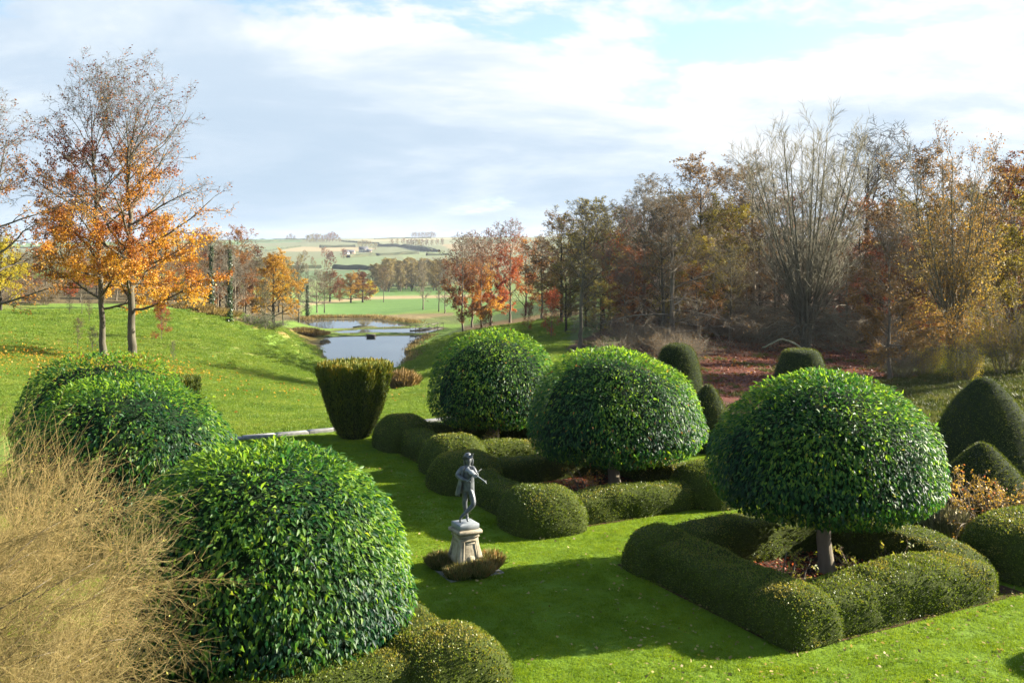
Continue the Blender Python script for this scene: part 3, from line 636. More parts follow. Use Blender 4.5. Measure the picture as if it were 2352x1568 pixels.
def beech_leaf(H, lo, hi, n, size, mat, thin=1.):
    def fn(P):
        h = P[:, 2] / H; c = fbm(P, .35, 77)
        prob = (1 - sstep(lo, hi, h + (c - .5) * .35)) * thin + .03
        val = 1.02 - h * .80 + (c - .5) * 1.3 + (P[:, 0] / H) * .35
        return prob, val
    return dict(n=n, size=size, fn=fn, mat=mat, spread=.10)
def even_leaf(n, size, mat, H=20., clump=.5, lo=-1.):
    size *= .72; n = int(n * 1.15)
    def fn(P):
        c = fbm(P, .45, 91); return np.clip(.55 + (c - .5) * 3 * clump, 0, 1) * (P[:, 2] / H > lo), .5 + (c - .5) * .8
    return dict(n=n, size=size, fn=fn, mat=mat, spread=.11)

PR = {}
PR['beechA'] = generic('beech', 1, 22, .30, BARK_PALE, beech_leaf(22, .60, .95, 38000, .145, ORANGE), .27, 34, .30, 82, 20, 7, 6, 4, .10, .055, 'round', (-1.0, 0), twig=.012)
PR['beechB'] = generic('beech', 2, 22, .34, BARK_PALE, beech_leaf(22, .43, .70, 34000, .145, ORANGE), .28, 34, .34, 80, 18, 7, 6, 4, .10, .06, 'round', (.4, 0), twig=.012)
PR['sparse'] = generic('beech', 3, 22, .36, BARK_PALE, beech_leaf(22, .6, 1.1, 5000, .18, RUST, .5), .26, 26, .32, 75, 22, 7, 6, 4, .11, .05, 'oval', (.3, 0), twig=.012)
PR['bare'] = generic('bare_tree', 4, 18, .26, BARK, None, .24, 22, .30, 62, 22, 7, 6, 5, .10, .07, 'oval', twig=.019)
PR['bare2'] = generic('bare_tree', 5, 18, .22, BARK_PALE, even_leaf(2500, .17, BROWN, 18), .34, 20, .28, 60, 20, 7, 6, 5, .11, .06, 'oval', (.5, .3), twig=.019)
PR['oak'] = generic('oak', 6, 15, .42, BARK_DARK, even_leaf(17000, .30, ORANGE, 15, .45), .20, 20, .42, 78, 35, 7, 5, 3, .16, .05, 'round', twig=.02, l2=.5)
PR['brownleaf'] = generic('brown_tree', 7, 18, .28, BARK_DARK, even_leaf(9000, .24, BROWN, 18, .6), .22, 22, .33, 70, 28, 7, 5, 4, .13, .05, 'round', twig=.020)
PR['redbeech'] = generic('red_beech', 8, 19, .22, BARK, beech_leaf(19, .5, .95, 9000, .20, RED, .8), .22, 26, .27, 70, 22, 7, 5, 4, .10, .06, 'oval', twig=.019)
PR['olive'] = generic('olive_tree', 9, 16, .24, BARK_DARK, even_leaf(12000, .24, OLIVE, 16, .5), .18, 24, .34, 75, 28, 7, 5, 3, .13, .03, 'round', twig=.020)
PR['droopy'] = generic('drooping_tree', 10, 17, .30, BARK, even_leaf(2500, .17, BROWN, 17), .16, 26, .40, 88, 30, 8, 6, 5, .12, .0, 'vase', twig=.012, droop=.10)
PR['far'] = generic('far_tree', 11, 15, .30, BARK, even_leaf(3500, .5, BROWN, 15, .4), .15, 16, .36, 72, 30, 5, 4, 3, .13, .04, 'round', twig=.05)
PR['poplar'] = generic('poplar', 12, 20, .2, BARK, even_leaf(3000, .4, TAN, 20, .4), .10, 24, .20, 40, 14, 5, 4, 3, .07, .10, 'oval', twig=.04)
PR['sapling'] = generic('sapling', 13, 4, .04, BARK, even_leaf(2600, .13, RED, 4, .3), .18, 16, .30, 60, 30, 5, 4, 3, .12, .05, 'round', twig=.006)
PR['gnarl'] = generic('gnarled_oak', 14, 20, .45, BARK_DARK, None, .30, 16, .42, 60, 25, 8, 7, 5, .22, .05, 'round', (.6, 0), twig=.022, l2=.55)

def multistem(name, seed, H, n, spread, bark, leaf, base_h=2.0):
    rng = np.random.default_rng(seed); pts = []; rad = []
    for k in range(n):
        a = k * 2.39996; q = math.sqrt((k + .5) / n); ex, ey = math.cos(a) * q, math.sin(a) * q; hh = H * (1.0 - .24 * q * q) * rng.uniform(.96, 1.0)
        p, r = stem([(ex * .35, ey * .35, -.3), (ex * .45, ey * .45, base_h), (ex * spread * .27, ey * spread * .27, H * .30), (ex * spread * .64, ey * spread * .64, H * .60), (ex * spread * .90, ey * spread * .90, hh)], .21 - .10 * q, .02, 14, .045, rng, 1.25)
        pts.append(p); rad.append(r)
    S = (np.concatenate(pts), np.concatenate(rad))
    L1 = spawn(*S, 13, .28, .98, lambda t: np.radians(40 - 18 * t), .10, lambda t, pl: H * .24 * (1.15 - .72 * t), 6, .05, .09, rng, .5)
    L2 = spawn(*L1, 6, .2, 1., .5, .15, lambda t, pl: pl * .42, 3, .10, .08, rng, .6, rmin=.02)
    L3 = spawn(*L2, 4, .2, 1., .5, .2, lambda t, pl: pl * .5 + .2, 2, .1, .05, rng, .6, rmin=.016)
    lowd = spawn(S[0][n // 3:], S[1][n // 3:], 5, .10, .36, 1.35, .2, lambda t, pl: H * .24 + 0 * t, 7, .10, [.05, -.05, -.10, -.14, -.18, -.2, -.1], rng, .4)
    lt = spawn(*lowd, 9, .2, 1., .7, .3, lambda t, pl: pl * .3, 3, .15, -.18, rng, .6, rmin=.012); lt2 = spawn(*lt, 4, .2, 1., .7, .3, lambda t, pl: pl * .5, 2, .15, -.2, rng, .6, rmin=.011)
    return finish(name, [(*S, 9), (*L1, 4), (*L2, 3), (*L3, 3), (*lowd, 4), (*lt, 3), (*lt2, 3)], leaf, bark, rng, H)
PR['lime'] = multistem('lime', 21, 22, 22, 7.2, BARK_LIME, even_leaf(1200, .17, BROWN, 22, .2))
def lime2_leaf(P):
    c = fbm(P, .4, 33); h = P[:, 2] / 19; return np.clip(.45 + (c - .5) * 2.2, .05, 1) * (h > .12), .75 - np.abs(h - .45) * .9 + (c - .5) * .9 + P[:, 0] * .008
LIME2 = leaf_mat('leaf_lime_autumn', [(0., (.12, .05, .02)), (.35, (.24, .12, .035)), (.7, (.32, .19, .05)), (1., (.44, .33, .07))], .5, .3, .4, 1.35)
PR['lime2'] = multistem('lime', 22, 19, 11, 6.4, BARK_LIME, dict(n=22000, size=.13, fn=lime2_leaf, mat=LIME2, spread=.2, **{'from': -4}), 4.5)

def bush_proto(name, seed, H, W, n, bark, leaf, twig=.010, up=.10):
    rng = np.random.default_rng(seed); a = rng.random(n) * 6.28; q = np.sqrt(rng.random(n))
    d = nrm(np.stack([np.cos(a) * q * W / H, np.sin(a) * q * W / H, np.ones(n) * .9], 1)); p = np.stack([np.cos(a) * q * .25 * W, np.sin(a) * q * .25 * W, -.1 + 0 * a], 1); pts = [p]
    L = H * rng.uniform(.6, 1.1, n)[:, None]
    for s in range(6): d = nrm(d + rng.normal(size=(n, 3)) * .12 + np.array([0, 0, up - .05 * s])); p = p + d * L / 6; pts.append(p)
    S = (np.stack(pts, 1), np.linspace(1, .25, 7)[None] * .022 * np.ones((n, 1)))
    L1 = spawn(*S, 6, .25, 1., .6, .2, lambda t, pl: pl * .4, 4, .15, .02, rng, .6, rmin=twig * 1.2); L2 = spawn(*L1, 5, .2, 1., .6, .25, lambda t, pl: pl * .5, 2, .15, .02, rng, .6, rmin=twig)
    return finish(name, [(*S, 4), (*L1, 3), (*L2, 3)], leaf, bark, rng, H)
PR['thicket'] = bush_proto('thicket', 41, 3.2, 2.6, 46, BARK, even_leaf(900, .12, BROWN, 3.2))
PR['leafbush'] = bush_proto('leafy_bush', 42, 2.6, 2.2, 36, BARK, even_leaf(4200, .09, OLIVE, 2.6))

def plant(kind, xd, d, top=None, H=None, label='', cat='tree', name=None, group=None, mat=None, rot=None, wide=1., ivy=0., rng=random.Random(5), at=None, barkm=None):
    """stands a tree on the terrain: photo column and distance give the place, the photo row of its tip gives the height"""
    p = PR[kind]; x, y, z = at if at else spot(xd, d)
    h = H if H else (CAMZ - (top - HY) / F * d) - z
    s = h / p.H; rz = rot if rot is not None else rng.uniform(0, 6.28)
    t = thing(name or p.name, label, cat, (x, y, z - .05 * s), rz, group, (s * wide, s * wide, s))
    for nm, me in (('trunk', p.trunk), ('branches', p.limbs), ('leaves', p.leaf)):
        if me is None: continue
        o = obj(nm, me, t)
        if nm == 'leaves':
            o['kind'] = 'stuff'
            if mat: o.material_slots[0].link = 'OBJECT'; o.material_slots[0].material = mat
        elif barkm: o.material_slots[0].link = 'OBJECT'; o.material_slots[0].material = barkm
    if ivy:
        rg = np.random.default_rng(abs(int(x * 7 + y))); n = 1900; zz = rg.random(n) ** 1.3 * ivy / s; a = rg.random(n) * 6.28; rr_ = (.17 + .30 * rg.random(n) ** 2) * (1.2 - .6 * zz * s / ivy) * (.8 + .5 * vnoise(np.stack([a, zz, 0 * a], 1), 1.2, 3)) / s
        P = np.stack([np.cos(a) * rr_, np.sin(a) * rr_, zz], 1); N = np.stack([np.cos(a), np.sin(a), .3 + 0 * a], 1) + rg.normal(size=(n, 3)) * .4
        Vl, Tl, Cl = leaves(P, nrm(np.array([0, 0, -1.]) + rg.normal(size=(n, 3)) * .5), nrm(N), .20 / s, .17 / s, rg.random(n)); obj('ivy', mesh_np('ivy', Vl, Tl, IVY, Cl), t, kind='stuff')
    return t

MATNAME = {}
def tone(m, k):
    return {RUST: 'rust-leaved', RED: 'red-leaved', ORANGE: 'orange-leaved', OLIVE: 'olive-yellow', BROWN: 'brown-leaved', YELLOW: 'yellow-leaved', TAN: 'buff'}.get(m) or {'brownleaf': 'dull brown', 'redbeech': 'crimson', 'bare': 'leafless', 'bare2': 'nearly bare', 'olive': 'olive green', 'droopy': 'drooping bare'}[k]
def where(x, marks):
    return next(t for lim, t in marks if x < lim)
# --- left of the meadow
plant('beechA', 238, 71, 108, label='orange beech with leaves well up its crown, left one of the pair on the meadow', name='beech_tree', rot=.3, wide=1.02)
plant('beechB', 303, 70, 108, label='orange beech with a bare top, right one of the pair on the meadow', name='beech_tree', rot=2.9, wide=1.2)
plant('sparse', -25, 62, 180, label='tall thinly leaved tree cut off by the left edge', name='beech_tree', rot=1., wide=1.25)
plant('oak', 2, 98, 528, label='bright yellow tree low at the left edge', name='yellow_tree', mat=YELLOW, rot=1.2, wide=.95)
plant('sapling', 371, 84, 690, label='short dark-stemmed tree with a red tuft beyond the beech pair', name='young_tree', rot=.4)
plant('redbeech', 372, 108, 560, label='rust-leaved tree directly behind the beech pair on the right', name='autumn_tree', mat=RUST, rot=2)
plant('bare', 485, 127, 520, label='ivy-clad tree with a leaning foot at the meadow edge', name='ivy_tree', ivy=8.5, rot=1.1)
plant('bare', 527, 121, 560, label='slender ivy-clad tree standing forward on the bank left of the pond', name='ivy_tree', ivy=9, rot=3.1)
plant('brownleaf', 545, 150, 512, label='tall brown-leaved tree rising behind the ivy-clad pair', name='brown_tree', mat=RUST, rot=.2)
plant('brownleaf', 470, 150, 520, label='reddish brown tree just right of the beech crown', name='brown_tree', mat=RED, rot=3.3)
plant('oak', 628, 160, 568, label='golden orange round-headed tree left of the ponds', name='autumn_tree', rot=.7, wide=1.25, mat=GOLD)
plant('bare2', 610, 128, 640, label='small leaning yellowish tree on the bank left of the pond', name='young_tree', mat=OLIVE, rot=2.1)
plant('bare2', 650, 172, 588, label='thin pale tree at the right flank of the golden orange tree', name='bare_tree', mat=YELLOW, rot=4)
plant('bare', 686, 196, 598, label='many-limbed bare tree at the left end of the ponds', name='bare_tree', rot=1.7, barkm=BARK_PALE)
plant('bare', 706, 206, 640, label='small ivy-covered tree beside the left end of the ponds', name='ivy_tree', ivy=7, rot=2.7)
rl = random.Random(8)
for i, (x, d, t, k, m) in enumerate([(30,112,600,'brownleaf',None),(75,122,585,'redbeech',RUST),(105,118,560,'bare2',None),(150,128,590,'bare',None),(185,116,570,'redbeech',None),(222,135,580,'brownleaf',None),(268,122,575,'redbeech',RUST),
    (330,128,590,'brownleaf',RUST),(395,135,575,'redbeech',RUST),(430,132,560,'brownleaf',RUST),(455,140,580,'bare2',OLIVE),(505,165,560,'brownleaf',None),(560,150,590,'redbeech',RUST),(580,172,560,'brownleaf',RUST),(598,190,590,'bare2',None),(640,215,600,'brownleaf',OLIVE),(668,230,610,'brownleaf',None),(415,118,640,'olive',None),(45,150,575,'brownleaf',None),(350,160,560,'brownleaf',BROWN),(728,236,615,'bare',None),(745,245,625,'bare2',OLIVE),(15,130,590,'bare2',None),(60,135,570,'droopy',None),(90,140,580,'brownleaf',RUST),(125,135,585,'droopy',None),(165,140,580,'brownleaf',BROWN),(205,145,575,'redbeech',RUST),(245,140,585,'droopy',None),(290,140,580,'brownleaf',RUST),(312,125,600,'bare2',None),(365,140,570,'brownleaf',None),(410,145,560,'droopy',None),(440,155,545,'brownleaf',RUST),(480,160,540,'brownleaf',RUST),(520,150,550,'brownleaf',BROWN),(540,135,590,'bare',None),(565,160,570,'droopy',None),(590,165,590,'bare2',OLIVE),(500,140,600,'redbeech',RUST)]):
    plant(k, x, d, t, label=f'{tone(m, k)} tree of the left wood edge, ' + where(x, [(60, 'behind the bright yellow tree'), (130, 'just right of the bright yellow tree'), (210, 'left of the beech trunks'), (290, 'seen between the two beeches'), (360, 'just right of the beech trunks'), (440, 'below the right flank of the beech crown'), (480, 'left of the first ivy-clad trunk'), (545, 'between the ivy-clad trunks'), (610, 'left of the golden orange tree'), (660, 'behind the golden orange tree'), (700, 'above the left end of the ponds'), (2000, 'beyond the left end of the ponds')]), name='woodland_tree', group='trees along the left wood edge', mat=m, rng=rl, wide=1.4)
for x, y in ((75, 697), (100, 700), (310, 694), (12, 698)):
    plant('leafbush', x, 0, H=rl.uniform(2.0, 3.0), at=on_ground(x, y, 60, 140), label='small twiggy bush at the top edge of the left meadow', cat='bush', name='bush', group='bushes at the top of the left meadow', mat=BROWN, rng=rl)
for i, (x, y, h, lab) in enumerate([(188, 722, 3.2, 'spreading bare sapling high on the left meadow'), (160, 722, 2.2, 'thin orange sapling on the upper left meadow'), (205, 740, 2.2, 'low twiggy sapling left of the beech trunks'), (178, 803, 2.4, 'pale forked sapling halfway down the left meadow'), (213, 817, 2.2, 'straight sapling close by the left beech foot'), (398, 828, 1.5, 'leaning pale stem right of the beech pair')]):
    plant('bare2' if i in (0, 2, 3) else 'bare', x, 0, H=h, at=on_ground(x, y, 50, 130), label=lab, name='sapling', rng=rl, barkm=BARK_PALE)

# --- beyond the ponds
for x, d, t, k, m, lab in [(758,430,617,'oak',RUST,'rust brown oak at the left of the field copse'),(806,420,622,'oak',GOLD,'golden oak second from the left in the field copse'),(833,425,618,'oak',RUST,'darker orange oak in the middle of the field copse'),(850,470,640,'oak',YELLOW,'small yellow-green oak at the right end of the field copse'),
    (881,425,612,'bare2',RUST,'thin-leaved tree standing alone on the field'),(780,440,632,'far',RUST,'low rust tree between the copse oaks'),(972,285,592,'bare','', 'very slender bare tree right of the lone field tree'),(1008,255,590,'bare2',BROWN,'dark-limbed bare tree at the far right pond corner'),(1022,240,605,'bare','','thin bare tree close beside the dark-limbed one')]:
    plant(k, x, d, t, label=lab, name='oak_tree' if k == 'oak' else 'field_tree', mat=m or None, rng=rl, wide=1.55 if k == 'oak' else 1.1)
for i in range(54):
    xd = 858 + i * 4.4 + rl.uniform(-5, 5); plant('poplar', xd, rl.uniform(600, 720), 594 + rl.uniform(-5, 9) + (12 if i < 6 else 0), label='pale slender tree of the buff wood across the field', name='poplar_tree', group='pale trees of the wood across the field', rng=rl, wide=2.3)
for i in range(16):
    xd = 560 + i * 13 + rl.uniform(-6, 6); plant('far', xd, rl.uniform(900, 1150), 592 + rl.uniform(-6, 12), label='greyish tree of the far valley wood', name='distant_tree', group='trees of the far valley wood', mat=TAN if i % 3 else BROWN, rng=rl)

# --- right of the ponds and the hanging wood
for x, d, t, k, m, lab, nm in [
    (1062,150,530,'redbeech',RUST,'thin rust tree nearest the pond on the right bank','autumn_tree'),(1085,175,525,'redbeech',None,'red-leaved tree second from the pond on the right bank','autumn_tree'),(1105,160,540,'redbeech',ORANGE,'orange tree low among the right bank stems','autumn_tree'),
    (1128,168,520,'redbeech',None,'deep red tree in the middle of the right bank group','autumn_tree'),(1172,165,498,'redbeech',RED,'tallest red tree of the right bank group','autumn_tree'),(1208,175,535,'brownleaf',ORANGE,'orange-leaved tree right of the tallest red one','autumn_tree'),
    (1245,150,535,'redbeech',RUST,'rust tree between the bank group and the dark wood','autumn_tree'),
    (1332,82,452,'bare2',OLIVE,'slender pale-trunked tree standing forward of the wood, above the far laurel','bare_tree'),
    (1385,115,448,'brownleaf',OLIVE,'round brown-topped tree behind the slender pale trunk','brown_tree'),
    (1290,125,480,'brownleaf',None,'drooping brown tree at the left corner of the dark wood','brown_tree'),
    (1440,112,470,'redbeech',RED,'purplish red tree in the middle of the wood','autumn_tree'),
    (1480,105,395,'bare','','tall bare-topped tree left of the high brown crown','bare_tree'),
    (1543,84,430,'droopy','','dark double-trunked tree in the wood behind the tall yew cone','dark_tree'),
    (1524,86,470,'bare2',BROWN,'dark trunk close left of the double-trunked tree','dark_tree'),
    (1610,118,348,'brownleaf',None,'high brown crown on the skyline left of the bare lime','brown_tree'),
    (1655,108,440,'olive',OLIVE,'yellow-olive tree with hanging foliage inside the wood','olive_tree'),
    (1730,112,345,'droopy','','bare drooping tree just left of the many-stemmed lime','bare_tree'),
    (1700,130,370,'brownleaf',BROWN,'brown tree filling the skyline between crown and lime','brown_tree'),
    (1990,135,272,'gnarl','','gnarled dark oak with twisting limbs right of the lime','oak_tree'),
    (2105,110,330,'brownleaf',BROWN,'dark brown tree between the gnarled oak and the golden lime','brown_tree'),
    (2042,62,510,'redbeech',BROWN,'small rust-leaved tree with a forked trunk in front of the wood','autumn_tree'),
    (2330,90,330,'olive',RUST,'golden brown tree at the right edge behind the golden lime','autumn_tree'),
    (2400,80,400,'olive',OLIVE,'dull olive tree cut by the right edge','olive_tree'),
    (1930,120,560,'brownleaf',RED,'reddish tree low behind the lime on its right','autumn_tree'),
    (1760,135,560,'oak',ORANGE,'orange foliage low behind the lime on its left','autumn_tree')]:
    plant(k, x, d, t, label=lab, name=nm, mat=m or None, rng=rl, wide=1.4 if x > 1240 else 1.15)
for i, (x, y, k, m) in enumerate([(41, 62, 'brownleaf', None), (53, 67, 'droopy', None), (36, 58, 'bare2', None)]):
    plant(k, 0, 0, H=(19, 20, 16)[i], at=(x, y, gz(x, y)), label=f'{tone(m, k)} tree of the wood going on beyond the right edge, shading the slope', name='woodland_tree', group='trees of the wood beyond the right edge', mat=m, rng=rl, wide=1.3)
plant('lime', 1850, 90, 215, label='great bare lime with many upright stems from one foot', name='lime_tree', rot=.5, wide=1.18)
plant('lime2', 2188, 66, 262, label='tall golden lime at the right with thin yellowing leaves', name='lime_tree', rot=1.9)
for i, (x, d, t, k, m) in enumerate([(1265,185,560,'brownleaf',RUST),(1310,150,520,'brownleaf',OLIVE),(1350,160,500,'bare2',None),(1405,150,505,'olive',OLIVE),(1425,135,520,'brownleaf',ORANGE),(1465,140,480,'brownleaf',RUST),(1500,130,450,'bare2',None),(1560,140,430,'brownleaf',OLIVE),
    (1590,100,520,'olive',None),(1625,140,420,'bare',None),(1680,95,560,'bare2',OLIVE),(1790,120,520,'droopy',None),(1900,130,480,'brownleaf',RUST),(1960,110,600,'redbeech',RED),(2010,105,560,'brownleaf',RED),(2060,125,430,'olive',None),(2090,95,540,'brownleaf',RUST),(2150,110,450,'brownleaf',OLIVE),
    (2140,80,640,'redbeech',RED),(2250,105,420,'brownleaf',OLIVE),(2280,85,560,'olive',OLIVE),(2350,120,420,'brownleaf',None),(1380,95,640,'brownleaf',OLIVE),(1435,98,620,'redbeech',RUST),(1720,150,450,'brownleaf',None),(1830,150,500,'brownleaf',ORANGE),(2210,130,400,'brownleaf',None),(1300,105,590,'brownleaf',OLIVE),(1345,110,560,'brownleaf',None),(1365,125,520,'droopy',None),(1400,105,540,'droopy',None),(1455,100,560,'brownleaf',RUST),(1490,115,500,'droopy',None),(1515,105,560,'brownleaf',OLIVE),(1570,108,480,'droopy',None),(1600,95,600,'brownleaf',RUST),(1640,100,520,'droopy',None),(1690,118,470,'brownleaf',OLIVE),(1715,98,600,'droopy',None),(1745,105,500,'brownleaf',None),(1780,100,560,'droopy',None),(1815,125,430,'brownleaf',RUST),(1895,110,500,'droopy',None),(1945,100,560,'droopy',None),(1975,118,440,'brownleaf',RUST),(2025,112,480,'brownleaf',None),(2075,100,470,'droopy',None),(2120,92,560,'brownleaf',RUST),(2165,90,520,'droopy',None),(2235,95,500,'brownleaf',RUST),(2270,88,450,'droopy',None),(2315,100,470,'brownleaf',RUST),(2345,85,560,'olive',None)]):
    plant(k, x, d, t, label=f'{tone(m, k)} tree within the right wood, ' + where(x, [(1280, 'next to the bank group'), (1340, 'behind the slender pale trunk'), (1400, 'just right of the slender pale trunk'), (1450, 'under the purplish red tree'), (1520, 'left of the double-trunked tree'), (1580, 'right above the tall yew cone'), (1640, 'under the high brown crown'), (1700, 'by the bright yellow sapling'), (1800, 'left of the great lime'), (1880, 'straight behind the great lime'), (1980, 'just right of the great lime'), (2030, 'below the gnarled oak'), (2120, 'behind the small forked tree'), (2180, 'left of the golden lime'), (2260, 'behind the golden lime'), (9999, 'towards the right edge')]), name='woodland_tree', group='trees within the right hillside wood', mat=m, rng=rl, wide=1.45)
for x, y, H, m, lab in [(1213,762,3.6,RED,'small crimson sapling on the right bank'),(1266,778,5.2,RED,'pale red sapling on the right bank, above the far laurel'),(1115,782,3.6,RUST,'round rust-brown bush on the bank above the far laurel'),(1643,738,3.9,YELLOW,'bright yellow sapling in the dark wood'),(1440,742,3.,RED,'red low growth at the foot of the wood')]:
    plant('sapling', x, 0, H=H, at=on_ground(x, y, 50, 200), label=lab, name='sapling', mat=m, rng=rl, wide=1.15 if m is RUST else .85)
for x, d, H, m, lab in [(2215,58,3.6,YELLOW,'yellow-leaved shrub at the foot of the golden lime'),(2310,62,6.5,OLIVE,'dark green shrub with scattered yellow leaves at the right edge'),(2130,64,3.,YELLOW,'low yellow sprig between the forked tree and the golden lime')]:
    plant('leafbush', x, d, H=H, label=lab, cat='shrub', name='shrub', mat=m, rng=rl, wide=.6)
for i in range(52):
    xd = rl.uniform(1390, 2150); yd = rl.uniform(745, 850) if xd < 1800 else rl.uniform(755, 870)
    if 1560 < xd < 2060 and yd > 785: yd = rl.uniform(745, 785)
    plant('thicket', xd, 0, H=rl.uniform(1.8, 3.6), at=on_ground(xd, yd, 46, 170), label='bare brown thicket bush on the right slope, ' + where(xd, [(1480, 'left of the double-trunked tree'), (1600, 'above the tall yew cone'), (1700, 'below the bright yellow sapling'), (1800, 'left of the great lime foot'), (1920, 'round the great lime foot'), (2030, 'right of the great lime foot'), (9999, 'behind the small forked tree')]), cat='bush', name='thicket_bush', group='undergrowth bushes on the right slope', rng=rl, wide=1.3)
# ------------------------------------------------------------------ statue on its pedestal
LEAD = noisy_mat('weathered_lead', (.025, .028, .034), (.085, .092, .10), 7, .4, .5, .5, .008, 30, c2=(.16, .17, .17))
LEAD_PALE = noisy_mat('pale_lead', (.15, .165, .175), (.28, .30, .30), 8, .5, .45, .3, .005, 40)
STONE = noisy_mat('lichened_stone', (.11, .095, .065), (.34, .29, .20), 6, .9, .2, .6, .012, 22, c2=(.44, .39, .29))
PX, PY = -1.0, 21.3
def loft_square(prof, m=6):
    """square sections with softened corners: prof is a list of (half width, height)"""
    V, k = [], None
    for hw, z in prof:
        e = min(.03, hw * .2); ring = []
        for sx, sy in ((1, -1), (1, 1), (-1, 1), (-1, -1)):
            q = [(sx * hw, sy * (hw - e)), (sx * (hw - e * .3), sy * (hw - e * .3)), (sx * (hw - e), sy * hw)]
            ring += q if sx * sy > 0 else q[::-1]
        an = [math.atan2(y, x) for x, y in ring]; ring = [r for _, r in sorted(zip(an, ring))]; k = len(ring); V += [(x, y, z) for x, y in ring]
    V = np.array(V); T = grid_tris(len(prof), k, True)[:, ::-1]
    n = len(V); V = np.concatenate([V, [[0, 0, prof[0][1]], [0, 0, prof[-1][1]]]]); j = np.arange(k)
    T = np.concatenate([T, np.stack([j, np.full(k, n), (j + 1) % k], 1), np.stack([n - k + j, n - k + (j + 1) % k, np.full(k, n + 1)], 1)]); return V, T
ped = thing('pedestal', 'bulging carved stone pedestal under the violin player', 'pedestal', (PX, PY, .02), UA)
obj('foot', mesh_np('pedestal_foot', *loft_square([(.30, 0), (.30, .09), (.285, .10)]), STONE, smooth=False), ped)
obj('shaft', mesh_np('pedestal_shaft', *loft_square([(.272, .10), (.288, .18), (.288, .26), (.272, .36), (.246, .47), (.226, .58), (.217, .66), (.216, .70)]), STONE, smooth=True), ped)
obj('cornice', mesh_np('pedestal_cornice', *loft_square([(.222, .70), (.235, .715), (.235, .73), (.225, .745), (.232, .765), (.262, .785), (.283, .80), (.283, .845), (.268, .865), (.235, .872)]), STONE, smooth=False), ped)
for nx, ny in ((0, -1), (-1, 0), (1, 0), (0, 1)):
    rows_ = [(.275, .19), (.279, .26), (.268, .36), (.243, .47), (.224, .58), (.218, .64)]
    V = []
    for hw, z in rows_:
        for s in (-.62, -.5, .5, .62):
            w_ = hw * s; o_ = hw + .016; V.append((w_ if nx == 0 else nx * o_, w_ if ny == 0 else ny * o_, z))
    V = np.array(V); T = []
    for r in range(5):
        for c in (0, 2) if 0 < r < 4 else (0, 1, 2):
            a = r * 4 + c; T += [(a, a + 1, a + 5), (a, a + 5, a + 4)]
    # give the frame depth
    n = len(V); In = V - np.array([nx, ny, 0]) * .03; V2 = np.concatenate([V, In]); T = np.array(T); Ed = {}
    for t in T:
        for a, b in ((t[0], t[1]), (t[1], t[2]), (t[2], t[0])): Ed[(a, b)] = 1
    side = []
    for (a, b) in Ed:
        if (b, a) not in Ed: side += [(a, b, b + n), (a, b + n, a + n)]
    obj('panel_frame', mesh_np('panel_frame', V2, np.concatenate([T, np.array(side)]), STONE, smooth=False), ped)
    # shell carving at the foot of the panel
    V, T = revolve(smooth_prof([(.10, 0), (.085, .02), (.04, .04), (.002, .045)], 8), 14); V = np.stack([V[:, 0], V[:, 1] * .9, V[:, 2]], 1)
    if nx == 0: W_ = np.stack([V[:, 0], ny * (.272 + V[:, 2]), .26 + V[:, 1]], 1)
    else: W_ = np.stack([nx * (.272 + V[:, 2]), V[:, 0], .26 + V[:, 1]], 1)
    obj('carved_shell', mesh_np('carved_shell', W_, T, STONE), ped)
st = thing('violinist_statue', 'dark lead statue of a hatted figure playing a violin, legs crossed', 'statue', (PX, PY, .02 + .874), 0)
def box_me(name, hx, hy, z0, z1, mat, bev=.008):
    V, T = loft_square([(1, 0), (1, 1)]); P = []
    pr_ = [(1 - bev / hx, z0), (1, z0 + bev), (1, z1 - bev), (1 - bev / hx, z1)]
    V, T = loft_square([(p, z) for p, z in pr_]); V[:, 0] *= hx; V[:, 1] *= hy
    return mesh_np(name, V, T, mat, smooth=False)
o = obj('base_slab', box_me('base_slab', .225, .225, 0, .115, LEAD_PALE), st, rot=(0, 0, UA))
J = {'pelvis': (.05, .02, .73, .105, .09), 'waist': (.045, .02, .86, .108, .092), 'chest': (.055, .03, 1.03, .132, .105), 'upch': (.055, .03, 1.13, .112, .09), 'neck': (.062, .02, 1.215, .043, .043), 'head1': (.068, .0, 1.27, .062, .062), 'head2': (.070, -.005, 1.335, .078, .082), 'head3': (.070, .0, 1.39, .06, .062),
     'rsh': (-.07, .03, 1.145, .068, .068), 'relb': (-.175, -.02, 1.0, .062, .062), 'rfor': (-.06, -.14, .945, .052, .052), 'rwr': (.035, -.20, .935, .026, .026), 'rpalm': (.075, -.22, .93, .03, .022),
     'lsh': (.165, .0, 1.165, .066, .066), 'lelb': (.245, -.10, 1.0, .056, .056), 'lwr': (.255, -.23, 1.03, .025, .025), 'lpalm': (.255, -.26, 1.07, .03, .022),
     'rhip': (.0, .02, .67, .088, .088), 'rkn': (-.015, .0, .40, .058, .058), 'rcalf': (.0, .04, .27, .054, .054), 'ran': (.04, .04, .075, .031, .033), 'rtoe': (.06, -.06, .028, .030, .024),
     'lhip': (.115, .0, .67, .09, .09), 'lkn': (.190, -.12, .41, .058, .058), 'lcalf': (.085, -.13, .30, .05, .05), 'lan': (-.075, -.13, .15, .03, .03), 'lheel': (-.10, -.13, .095, .03, .03), 'ltoe': (-.098, -.15, .025, .024, .024)}
